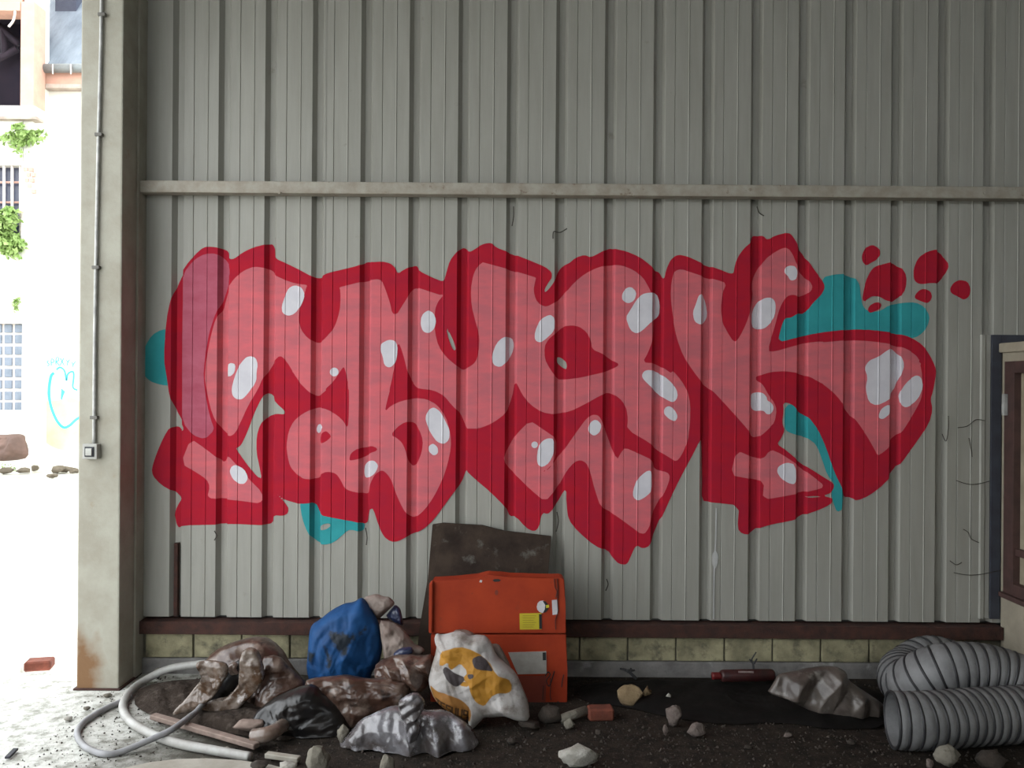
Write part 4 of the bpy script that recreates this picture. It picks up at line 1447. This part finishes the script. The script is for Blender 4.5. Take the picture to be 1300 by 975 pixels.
tag(o, 'brown plastic sheet spread below the blue bag', 'plastic sheet')
CROPS['W'] = (380, 820, 4.333)
sv = thing('clear_plastic_bag', 'shiny crumpled clear plastic bag in front of the printed sack', 'plastic bag', PF(510, 970))
part('bag_body', T('W 212,560 270,480 340,395 440,355 520,330 600,340 700,350 800,350 940,430 980,500 990,580 960,700 560,720 300,700 250,620'), -0.86, 0.11, M['silver'], sv, seed=39, amp=0.034, freq=13, n=150, rings=34)
part('twisted_neck', T('W 540,320 560,285 640,250 690,290 690,350 650,400 670,460 640,540 600,550 580,440 560,400'), -0.96, 0.04, M['silver'], sv, seed=41, amp=0.016, freq=24, n=90, rings=16)


# printed sack
def sack_material():
    m = mat('woven_sack_white', (0.42, 0.40, 0.385), 0.6, (0.28, 0.255, 0.235), 8, 1.0, 0.25, 60, spec=0.25, col3=(0.12, 0.088, 0.066), scale3=9, lo3=0.54, hi3=0.72)
    nt = m.node_tree
    b = nt.nodes['Principled BSDF']
    cur = b.inputs['Base Color'].links[0].from_socket
    for nm, c in (('band', (0.27, 0.12, 0.028, 1)), ('yellow', (0.36, 0.17, 0.022, 1)), ('dark', (0.045, 0.035, 0.036, 1)), ('letters', (0.05, 0.025, 0.012, 1))):
        at = nd(nt, 'ShaderNodeAttribute', attribute_name=nm)
        r = nd(nt, 'ShaderNodeMapRange')
        r.inputs['From Min'].default_value = -0.5
        r.inputs['From Max'].default_value = 0.5
        r.inputs['To Min'].default_value = 1.0
        r.inputs['To Max'].default_value = 0.0
        nt.links.new(at.outputs['Fac'], r.inputs['Value'])
        x = nd(nt, 'ShaderNodeMix', data_type='RGBA')
        x.inputs[7].default_value = c
        nt.links.new(cur, x.inputs[6])
        nt.links.new(r.outputs['Result'], x.inputs[0])
        cur = x.outputs[2]
    nt.links.new(cur, b.inputs['Base Color'])
    return m


M['sack'] = sack_material()
CROPS['S'] = (535, 790, 6.967)
s_yel = [T(s) for s in ('S 165,250 330,205 470,240 600,330 655,430 800,520 805,600 655,600 560,715 480,660 430,520 370,480 420,420 340,340 260,400 240,330 170,385', 'S 180,240 210,250 235,300 170,380 158,350', 'S 245,335 330,290 400,280 440,320 462,360 420,405 350,350 300,385 270,405 240,370',
                        'S 335,205 450,240 485,290 430,300 350,250', 'S 425,500 640,510 652,560 600,640 570,715 500,680 450,600',
                        'S 660,520 740,480 800,560 800,600 740,610 670,580', 'S 470,490 560,440 640,430 780,490 800,540 700,505 600,495', 'S 360,500 430,500 430,540 350,540')]
s_drk = [T(s) for s in ('S 188,410 215,370 260,400 310,430 405,470 350,540 310,545 240,490', 'S 455,300 520,278 575,310 600,350 645,415 560,400 480,385 450,330',
                        'S 410,440 470,430 475,460 430,480')]
s_band = [T('S 72,545 140,585 240,600 345,640 415,695 452,755 425,860 330,810 200,750 110,670')]
s_let = []
for i, strokes in enumerate((((0, 1, 1, 1), (.5, 1, .5, 0)), ((0, 1, 0, 0), (0, 1, .8, 1), (0, .5, .7, .5), (0, 0, .8, 0)), ((.9, 1, 0, 1), (0, 1, 0, .5), (0, .5, .9, .5), (.9, .5, .9, 0), (.9, 0, 0, 0)),
                             ((0, 1, 0, 0), (0, 0, .8, 0), (.8, 0, .8, 1)), ((0, 1, 0, 0), (0, 0, .8, 0), (.8, 0, .8, 1)), ((.8, 0, .8, 1), (.8, 1, 0, 1), (0, 1, 0, .5), (0, .5, .8, .5)))):
    for (ax, ay, bx_, by_) in strokes:
        def q(u, v):
            X_ = 125 + (i + u * 0.8) * 50
            return (X_ + 8 * v, 725 + (X_ - 125) * 0.34 - 70 * v)
        s_let.append(T('S %f,%f %f,%f' % (*q(ax, ay), *q(bx_, by_))))


def umin(polys):
    return lambda q: np.minimum.reduce([poly_sdf(q[:, 0], q[:, 1], s_, 1, 6.0) for s_ in polys])


sk = thing('printed_sack', 'white woven sack with yellow and dark print slumped against the orange panel', 'sack', PF(605, 920))
part('sack_body', T('S 55,560 75,440 110,330 130,240 100,190 120,130 170,150 270,120 350,110 440,150 500,140 570,150 620,210 660,320 760,400 840,470 900,600 950,720 962,872 860,862 760,825 640,840 560,830 500,890 440,965 408,880 430,830 380,860 300,815 200,765 110,690'),
     -0.66, 0.075, M['sack'], sk, seed=43, amp=0.020, freq=10, n=260, rings=80, lean=0.15, power=4.5, centre=(600, 870),
     attrs={'band': umin(s_band), 'yellow': umin(s_yel), 'dark': umin(s_drk), 'letters': lambda q: stroke_sdf(q[:, 0], q[:, 1], s_let, 2.0, 6.0)})
part('rolled_mouth', T('S 260,125 285,75 350,58 440,78 500,125 470,150 440,155 380,120 300,120'), -0.58, 0.03, M['greyfilm'], sk, seed=45, amp=0.012, freq=22, n=80, rings=12)
part('back_corner', T('S 600,190 680,188 725,250 765,335 800,420 720,400 640,310'), -0.56, 0.03, M['palecloth'], sk, seed=47, amp=0.01, freq=18, n=80, rings=12)

# stained board behind
bd = []
for (x, y) in ((549, 666), (563, 664), (612, 667), (640, 674), (700, 681), (696, 728), (700, 872), (527, 858), (532, 800), (543, 735)):
    bd.append(P(x, y, -0.03 - 0.24 * (y - 664) / 215.0))
tag(prism_y('stained_board', bd, 0.018, M['board'], None, 0.002), 'stained grey-brown board leaning on the wall behind the orange panel', 'board')

# orange panel (metal cabinet front) with its stickers
M['orange'] = mat('orange_enamel', (0.33, 0.040, 0.012), 0.6, (0.25, 0.028, 0.010), 6, 0.9, 0.08, 40, spec=0.2, col3=(0.16, 0.035, 0.018), scale3=13, lo3=0.63, hi3=0.78)
M['orangedark'] = mat('orange_enamel_shade_scratch', (0.13, 0.018, 0.010), 0.6, (0.16, 0.026, 0.012), 8, 0.9)  # darker orange for the painted shade patch and a scratch
M['yellowlabel'] = mat('yellow_label', (0.46, 0.38, 0.02), 0.6, (0.40, 0.32, 0.02), 20, 0.8)
M['greylabel'] = mat('grey_label', (0.33, 0.31, 0.28), 0.6, (0.24, 0.22, 0.20), 16, 0.9)
M['whitelabel'] = mat('white_sticker', (0.55, 0.53, 0.54), 0.6, (0.40, 0.38, 0.40), 25, 0.9)
M['ink'] = mat('black_ink', (0.012, 0.012, 0.012), 0.7, (0.02, 0.018, 0.016), 20, 0.8)
CROPS['O'] = (520, 650, 3.483)
YO = -0.37
org = thing('orange_panel', 'dented orange metal cabinet panel with stickers propped on the floor', 'cabinet panel', PF(634, 890))


def opts(spec, dy=0.0):
    return [P(x, y, YO + dy) for x, y in T(spec)]


def opr(name, spec, dy, th, m, bev=0.0, par=None):
    o = prism_y(name, opts(spec, dy), th, m, None, bev)
    keep(o, org)
    if par:
        o.parent = par
        o.matrix_parent_inverse = Matrix.Identity(4)
    return o


opr('upper_panel', 'O 100,306 210,301 300,291 345,279 400,283 440,292 670,292 684,300 690,420 692,537 95,537 97,420', 0.0, 0.10, M['orange'], 0.004)
opr('lower_panel', 'O 94,543 692,543 698,700 697,858 600,858 420,858 92,858', 0.002, 0.10, M['orange'], 0.004)
opr('side_flange', 'O 86,318 103,308 100,537 84,537', -0.022, 0.05, M['orange'], 0.004)
opr('lower_shade_patch', 'O 330,726 606,726 600,856 330,856', -0.0015, 0.004, M['orangedark'])  # flat darker patch, shading painted onto the lower panel
opr('slot', 'O 366,302 376,297 392,296 404,301 396,308 376,309', -0.0012, 0.004, M['ink'])
opr('scratch', 'O 378,348 386,344 392,352 390,366 382,368 376,360', -0.001, 0.004, M['orangedark'])
opr('scratch', 'O 312,300 322,303 318,312 308,310', -0.001, 0.004, M['whitelabel'])
yl = opr('yellow_label', 'O 486,449 583,447 583,519 487,520', -0.002, 0.004, M['yellowlabel'])
opr('label_edge_stripe', 'O 572,452 584,452 585,517 573,517', -0.003, 0.003, M['ink'])
for i in range(6):
    opr('print_line', 'O %d,%d %d,%d %d,%d %d,%d' % (500, 458 + i * 10, 560 - 6 * (i % 3), 458 + i * 10, 560 - 6 * (i % 3), 460 + i * 10, 500, 460 + i * 10), -0.0032, 0.002, mat('label_print', (0.25, 0.2, 0.015), 0.7) if i == 0 else bpy.data.materials['label_print'])
opr('grey_label', 'O 436,622 604,617 606,715 478,718', -0.004, 0.005, M['greylabel'])
opr('grey_label_stripe', 'O 588,622 602,621 603,655 589,656', -0.0055, 0.002, M['ink'])
rs = opr('round_sticker', 'O 562,420 566,404 576,394 590,392 603,398 609,412 607,430 598,443 586,447 573,441 565,432', -0.002, 0.004, M['whitelabel'])
opr('sticker_figure', 'O 588,393 602,396 612,410 613,430 602,444 590,446 598,430 600,412', -0.003, 0.003, M['ink'])
opr('sticker_figure', 'O 603,412 616,410 618,422 604,425', -0.0038, 0.003, M['yellowlabel'])
opr('white_sticker', 'O 629,390 652,388 656,452 632,455', -0.002, 0.004, M['whitelabel'])


def ocurve(name, spec, wpx):
    return ribbon(name, T(spec), wpx, YO - 0.006, M['ink'], org, 5)


ocurve('pen_mark', 'O 640,295 642,330 652,350 646,380', 0.7)
ocurve('pen_mark', 'O 652,295 656,340 654,400 656,440 645,480 646,520', 0.7)
ocurve('pen_mark', 'O 600,725 612,708 622,720 606,745 618,770 640,705 632,735 624,760', 1.0)
ocurve('pen_mark', 'O 622,735 624,770 622,810 626,832', 0.8)
ocurve('pen_mark', 'O 592,770 590,800 588,830', 0.8)
ocurve('pen_mark', 'O 682,720 676,745 672,775', 0.9)

# ------------------------------------------------------------------ darker rubbish towards the cabin
M['ductskin'] = mat('grey_duct_fabric', (0.19, 0.19, 0.192), 0.6, (0.11, 0.11, 0.11), 9, 0.9, 0.15, 60)
M['ductrib'] = mat('black_duct_rib', (0.018, 0.018, 0.020), 0.5, (0.03, 0.03, 0.032), 15, 0.8)
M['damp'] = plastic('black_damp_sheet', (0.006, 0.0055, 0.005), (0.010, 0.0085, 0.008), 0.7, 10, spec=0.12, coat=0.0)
M['clearfilm'] = plastic('dusty_clear_film', (0.105, 0.088, 0.076), (0.055, 0.043, 0.037), 0.35, 9, c3=(0.15, 0.135, 0.12), spec=0.3)
M['redcan'] = mat('dark_red_can', (0.055, 0.012, 0.011), 0.45, (0.02, 0.010, 0.010), 14, 0.9)

dpath = [P(1133, 929, -0.86), P(1163, 920, -0.87), P(1202, 914, -0.85), P(1240, 919, -0.82), P(1280, 930, -0.80), P(1310, 932, -0.78), P(1332, 915, -0.74),
         P(1332, 892, -0.68), P(1308, 873, -0.62), P(1275, 857, -0.58), P(1235, 849, -0.56), P(1195, 851, -0.54), P(1165, 864, -0.49), P(1149, 872, -0.40),
         P(1147, 866, -0.30), P(1158, 848, -0.22), P(1180, 838, -0.185), P(1205, 843, -0.185), P(1235, 862, -0.19)]
DR = 0.112
dp = catmull(dpath, 40)
L_ = [0.0]
for i in range(1, len(dp)):
    L_.append(L_[-1] + (dp[i] - dp[i - 1]).length)
tot = L_[-1]
pitch = 0.042
nrib = int(tot / pitch)
SUB = 5
path = []
ss = np.linspace(0, tot, nrib * SUB + 1)
D3 = np.array([tuple(p) for p in dp])
path = [Vector((np.interp(s, L_, D3[:, 0]), np.interp(s, L_, D3[:, 1]), max(np.interp(s, L_, D3[:, 2]), DR + 0.006))) for s in ss]
duct = thing('flexible_duct', 'coiled grey flexible ventilation duct with black spiral ribs in the corner by the window', 'duct', PF(1180, 960))
skin = tube('duct_skin', path, lambda t: DR + 0.006 * math.sin(math.pi * ((t * nrib) % 1.0)), M['ductskin'], None, 28, cap=False)
keep(skin, duct)
inner = tube('duct_lining', path, lambda t: DR - 0.006, M['ductskin'], None, 20, cap=False)
keep(inner, duct)
bm = bmesh.new()
nseg, nm = 28, 6
ringv = []
for i in range(nseg):
    th = 2 * math.pi * i / nseg
    row = []
    for j in range(nm):
        ph = 2 * math.pi * j / nm
        rr = DR + 0.001 + 0.0062 * math.cos(ph)
        row.append(bm.verts.new((rr * math.cos(th), rr * math.sin(th), 0.0062 * math.sin(ph))))
    ringv.append(row)
for i in range(nseg):
    for j in range(nm):
        bm.faces.new((ringv[i][j], ringv[(i + 1) % nseg][j], ringv[(i + 1) % nseg][(j + 1) % nm], ringv[i][(j + 1) % nm]))
rib0 = bm_obj('rib', bm, M['ductrib'], None, smooth=True)
fr = frames(path)
inv = duct.matrix_basis.inverted()
first_rib = True
for k in range(nrib + 1):
    p, t, a, b = fr[min(k * SUB, len(fr) - 1)]
    o = rib0 if first_rib else rib0.copy()
    if not first_rib:
        COL.objects.link(o)
    first_rib = False
    o.parent = duct
    o.matrix_parent_inverse = inv
    o.matrix_basis = Matrix(((a.x, b.x, t.x, p.x), (a.y, b.y, t.y, p.y), (a.z, b.z, t.z, p.z), (0, 0, 0, 1)))

# flat black sheet on the floor along the kerb
def ground_sheet(name, outline, h, m, seed, amp, freq, n=150, rings=30, z=0.006):
    ol = np.array([PF(x, y, 0.0)[:2] for x, y in chaikin(outline, 1)])
    ol = resample(ol, n)
    c = ol.mean(0)
    V = [(*c, 0)]
    tt = [0.0]
    for t in np.linspace(0, 1, rings + 1)[1:]:
        for p in ol:
            q = c + (p - c) * t
            V.append((q[0], q[1], 0))
            tt.append(t)
    V = np.array(V)
    tt = np.array(tt)
    f = np.maximum(0, 1 - tt ** 6)
    V[:, 2] = z + f * (h * (0.55 + 0.45 * crumple(V, seed, freq * 0.5)) + amp * crumple(V, seed + 1, freq) + 0.5 * amp * crumple(V, seed + 2, freq * 2.5))
    V[:, 2] = np.maximum(V[:, 2], 0.003)
    fs = [(0, 1 + k, 1 + (k + 1) % n) for k in range(n)]
    for r in range(rings - 1):
        for k in range(n):
            k2 = (k + 1) % n
            fs.append((1 + r * n + k, 1 + (r + 1) * n + k, 1 + (r + 1) * n + k2, 1 + r * n + k2))
    return mesh_obj(name, V, fs, m, None, smooth=True)


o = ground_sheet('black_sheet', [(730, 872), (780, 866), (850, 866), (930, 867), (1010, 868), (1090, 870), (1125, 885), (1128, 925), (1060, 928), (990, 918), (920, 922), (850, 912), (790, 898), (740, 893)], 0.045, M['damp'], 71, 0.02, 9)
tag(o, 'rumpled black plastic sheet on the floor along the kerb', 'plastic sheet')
o = blob('clear_film', [(973, 879), (980, 868), (988, 854), (1004, 852), (1024, 848), (1040, 845), (1060, 845), (1074, 852), (1076, 862), (1092, 874), (1118, 890), (1124, 898), (1124, 922), (1100, 916), (1080, 912), (1060, 913), (1032, 903), (1010, 893), (996, 884)], -0.50, 0.07, M['clearfilm'], seed=74, amp=0.03, freq=9, power=3.5)
tag(o, 'dusty translucent plastic film crumpled between the black sheet and the duct', 'plastic sheet')
# dark red can lying on the sheet
cn = thing('red_can', 'dark red spray can lying on the black sheet by the kerb', 'can', P(940, 864, -0.2))
a, b = Vector(P(915, 858, -0.20)), Vector(P(982, 857, -0.16))
keep(tube('can_body', [a, a + (b - a) * 0.04, a + (b - a) * 0.96, b], lambda t: 0.030 if 0.1 < t < 0.9 else 0.024, M['redcan'], None, 18), cn)
keep(tube('can_cap', [a - (b - a) * 0.16, a - (b - a) * 0.14, a - (b - a) * 0.02, a], lambda t: 0.018 if t < 0.8 else 0.016, mat('red_cap', (0.13, 0.010, 0.010), 0.5, (0.09, 0.009, 0.009), 12, 0.8), None, 14), cn)
lb = Vector(P(948, 852, -0.215))
keep(box('can_label', (lb.x - 0.045, lb.y - 0.016, lb.z - 0.004), (lb.x + 0.03, lb.y - 0.012, lb.z + 0.005), mat('can_label_grey', (0.25, 0.2, 0.18), 0.6, (0.15, 0.1, 0.1), 60, 0.9), None, 0.001), cn)


def twig(name, label, strokes, Y, r):
    root = thing(name, label, 'twig', P(*strokes[0][0], Y))
    for s in strokes:
        keep(tube('stem', catmull([P(x, y, Y + 0.006 * i) for i, (x, y) in enumerate(s)], 4), lambda t: r * (1 - 0.5 * t), M['ductrib'], None, 6), root)
    return root


twig('dead_twig', 'black dead twig standing up behind the red can', [[(957, 852), (956, 843), (954, 838), (960, 828)], [(955, 840), (951, 837)], [(957, 843), (961, 836)]], -0.12, 0.006)
twig('dead_twig', 'black dead twig lying against the kerb above the tan foam', [[(808, 862), (800, 854), (793, 850), (787, 849)], [(800, 854), (801, 848)], [(796, 852), (806, 851)]], -0.10, 0.009)

# loose stones, foam and bricks
ST = 'loose stones and scraps on the soil'
o = rock('foam_chunk', 799, 897, 34, 25, M['tanfoam'], seed=81, pts=16, rough=0.4)
tag(o, 'large tan foam chunk on the black sheet', 'foam')
o = rock('foam_chunk', 819, 891, 17, 20, M['tanfoam'], seed=82, pts=14, rough=0.4)
tag(o, 'small upright tan foam chunk touching the large one', 'foam')
for (x, y, w_, h_, m_, sd, lab) in (
        (849, 894, 9, 13, 'foam', 83, 'tiny pale chip just past the tan foam'),
        (856, 922, 26, 24, 'pinkstone', 84, 'grey-pink lump of rubble beyond the orange brick'),
        (845, 934, 9, 13, 'pinkstone', 85, 'small grey pebble at the foot of the grey-pink lump'),
        (884, 935, 27, 17, 'pinkstone', 86, 'flat mottled stone beside the grey-pink lump'),
        (723, 926, 19, 14, 'stone', 87, 'small grey-brown stone under the stub of pipe'),
        (698, 917, 42, 22, 'darkstone', 88, 'dark clod of rubble under the corner of the orange panel'),
        (672, 925, 34, 12, 'darkstone', 89, 'low dark clod in front of the printed sack'),
        (404, 983, 34, 36, 'stone', 190, 'rounded grey stone standing between the black bag and the clear bag'),
        (436, 943, 18, 22, 'stone', 91, 'small yellowish stone tucked beside the clear bag'),
        (366, 984, 28, 17, 'foam', 92, 'white lump in front of the short pale stick'),
        (491, 985, 22, 24, 'stone', 93, 'grey stone at the bottom edge before the clear bag'),
        (200, 862, 13, 14, 'stone', 95, 'grey pebble near the column foot by the kerb'),
        (224, 849, 16, 14, 'brick', 96, 'broken red brick piece against the plinth near the column'),
        (241, 849, 22, 14, 'foam', 97, 'white lump beside the broken red brick piece'),
        (1204, 974, 40, 27, 'stone', 98, 'squarish grey stone propping up the duct'),
        (1258, 975, 46, 20, 'darkstone', 99, 'flat dark stone under the duct'),
        (1180, 976, 14, 11, 'pinkstone', 100, 'small pinkish pebble at the duct mouth'),
        (330, 976, 26, 10, 'darkstone', 101, 'dark chip on the pale slab'),
        (110, 862 + 40, 10, 5, 'stone', 102, 'flat grey chip on the concrete left of the hoses'),
        (1000, 936, 14, 6, 'pinkstone', 103, 'small flat chip on the soil below the clear film'),
        (905, 868 + 40, 10, 6, 'pinkstone', 104, 'little pale chip on the black sheet'),
        (262, 934, 13, 8, 'stone', 106, 'grey chip between the batten and the pale hose'),
        (286, 957, 16, 9, 'foam', 107, 'pale crumb on the pale hose side of the slab'),
        (205, 918, 11, 6, 'darkstone', 109, 'dark chip inside the loop of the pale hose'),
        (137, 885, 13, 5, 'stone', 112, 'flat chip at the foot of the steel column'),
        (85, 915, 16, 5, 'foam', 113, 'pale flake on the bright concrete beside the thin hose'),
        (760, 932, 12, 6, 'darkstone', 116, 'dark crumb in front of the orange brick'),
        (650, 945, 16, 7, 'darkstone', 117, 'dark crumb on the soil below the printed sack'),
        (950, 950, 12, 5, 'darkstone', 118, 'dark crumb on the open soil below the black sheet'),
        (1080, 945, 14, 6, 'darkstone', 119, 'dark crumb in front of the duct mouth')):
    o = rock('loose_stone', x, y, w_, h_, M[m_], seed=sd, pts=60 if sd in (190, 93, 91) else 24, z0=0.03 if sd == 101 else 0.0)
    tag(o, lab, 'stone', ST)
o = rock('white_foam_block', 734, 973, 58, 27, M['foam'], seed=110, pts=26, rough=0.35, depth=0.5)
tag(o, 'white foam lump lying alone on the dark floor at the bottom', 'foam')
a = PF(746, 913, 0.0)
o = bar('brick_piece', (a[0], a[1], 0.028), (a[0] + 0.115, a[1] + 0.01, 0.028), 0.07, 0.055, M['brick'])
tag(o, 'orange-red brick piece on the soil right of the orange panel', 'brick')
a = PF(33, 849, 0.0)
bk = bar('brick_piece', (a[0], a[1], 0.02), (a[0] + 0.125, a[1] + 0.03, 0.02), 0.09, 0.05, M['brick'])
tag(bk, 'lone red brick lying on the bright ground outside the column', 'brick')
a, b = PF(712, 913, 0.02), PF(744, 902, 0.035)
o = tube('pipe_stub', [a, b], 0.021, M['stone'], None, 12)
tag(o, 'stub of dusty grey pipe on the soil by the orange brick', 'pipe')
o = bar('metal_scrap', PF(9, 962, 0.01), PF(20, 951, 0.012), 0.02, 0.01, M['dark'])
tag(o, 'little dark metal scrap on the bright floor in the corner of the picture', 'metal scrap')

# grit strewn over the soil (uncountable)
g = np.random.RandomState(5)
vs, fs = [], []
tet = np.array([(1, 0, -.5), (-.6, .9, -.5), (-.6, -.9, -.5), (.1, .1, .7), (.5, -.6, .5)])
for i in range(5200):
    x = g.uniform(-2.0, 2.45)
    y = -g.rand() ** 0.8 * 1.15 - 0.03
    s = 0.0022 + 0.006 * g.rand() ** 3
    if x < -1.2:
        s *= 0.7
    an = g.rand() * 6.28
    c_, s_ = math.cos(an), math.sin(an)
    k = len(vs)
    for v in tet * g.uniform(0.6, 1.3, size=(5, 3)):
        vs.append((x + s * (v[0] * c_ - v[1] * s_), y + s * (v[0] * s_ + v[1] * c_), s * (v[2] + 0.45)))
    fs += [(k, k + 2, k + 1), (k, k + 1, k + 3), (k + 1, k + 2, k + 3), (k + 2, k + 4, k + 3), (k + 2, k, k + 4), (k, k + 3, k + 4)]
M['grit'] = mat('grit', (0.06, 0.047, 0.038), 0.95, (0.025, 0.02, 0.016), 30, 1.0, col3=(0.14, 0.12, 0.10), scale3=45, lo3=0.6, hi3=0.7)
o = mesh_obj('gravel', vs, fs, M['grit'])
tag(o, 'loose grit and crumbs scattered over the dark floor', 'gravel', kind='stuff')
o = ground_sheet('soil_mound', [(168, 893), (180, 872), (235, 863), (340, 863), (390, 900), (380, 945), (300, 935), (255, 922), (215, 915), (182, 906)], 0.06, mat('dark_soil', (0.030, 0.022, 0.017), 0.95, (0.06, 0.047, 0.038), 22, 1.0, 0.8, 60, lo=0.5, hi=0.65, spec=0.15), 115, 0.02, 12)
tag(o, 'dark low mound of soil behind the hoses against the plinth', 'soil', kind='stuff')
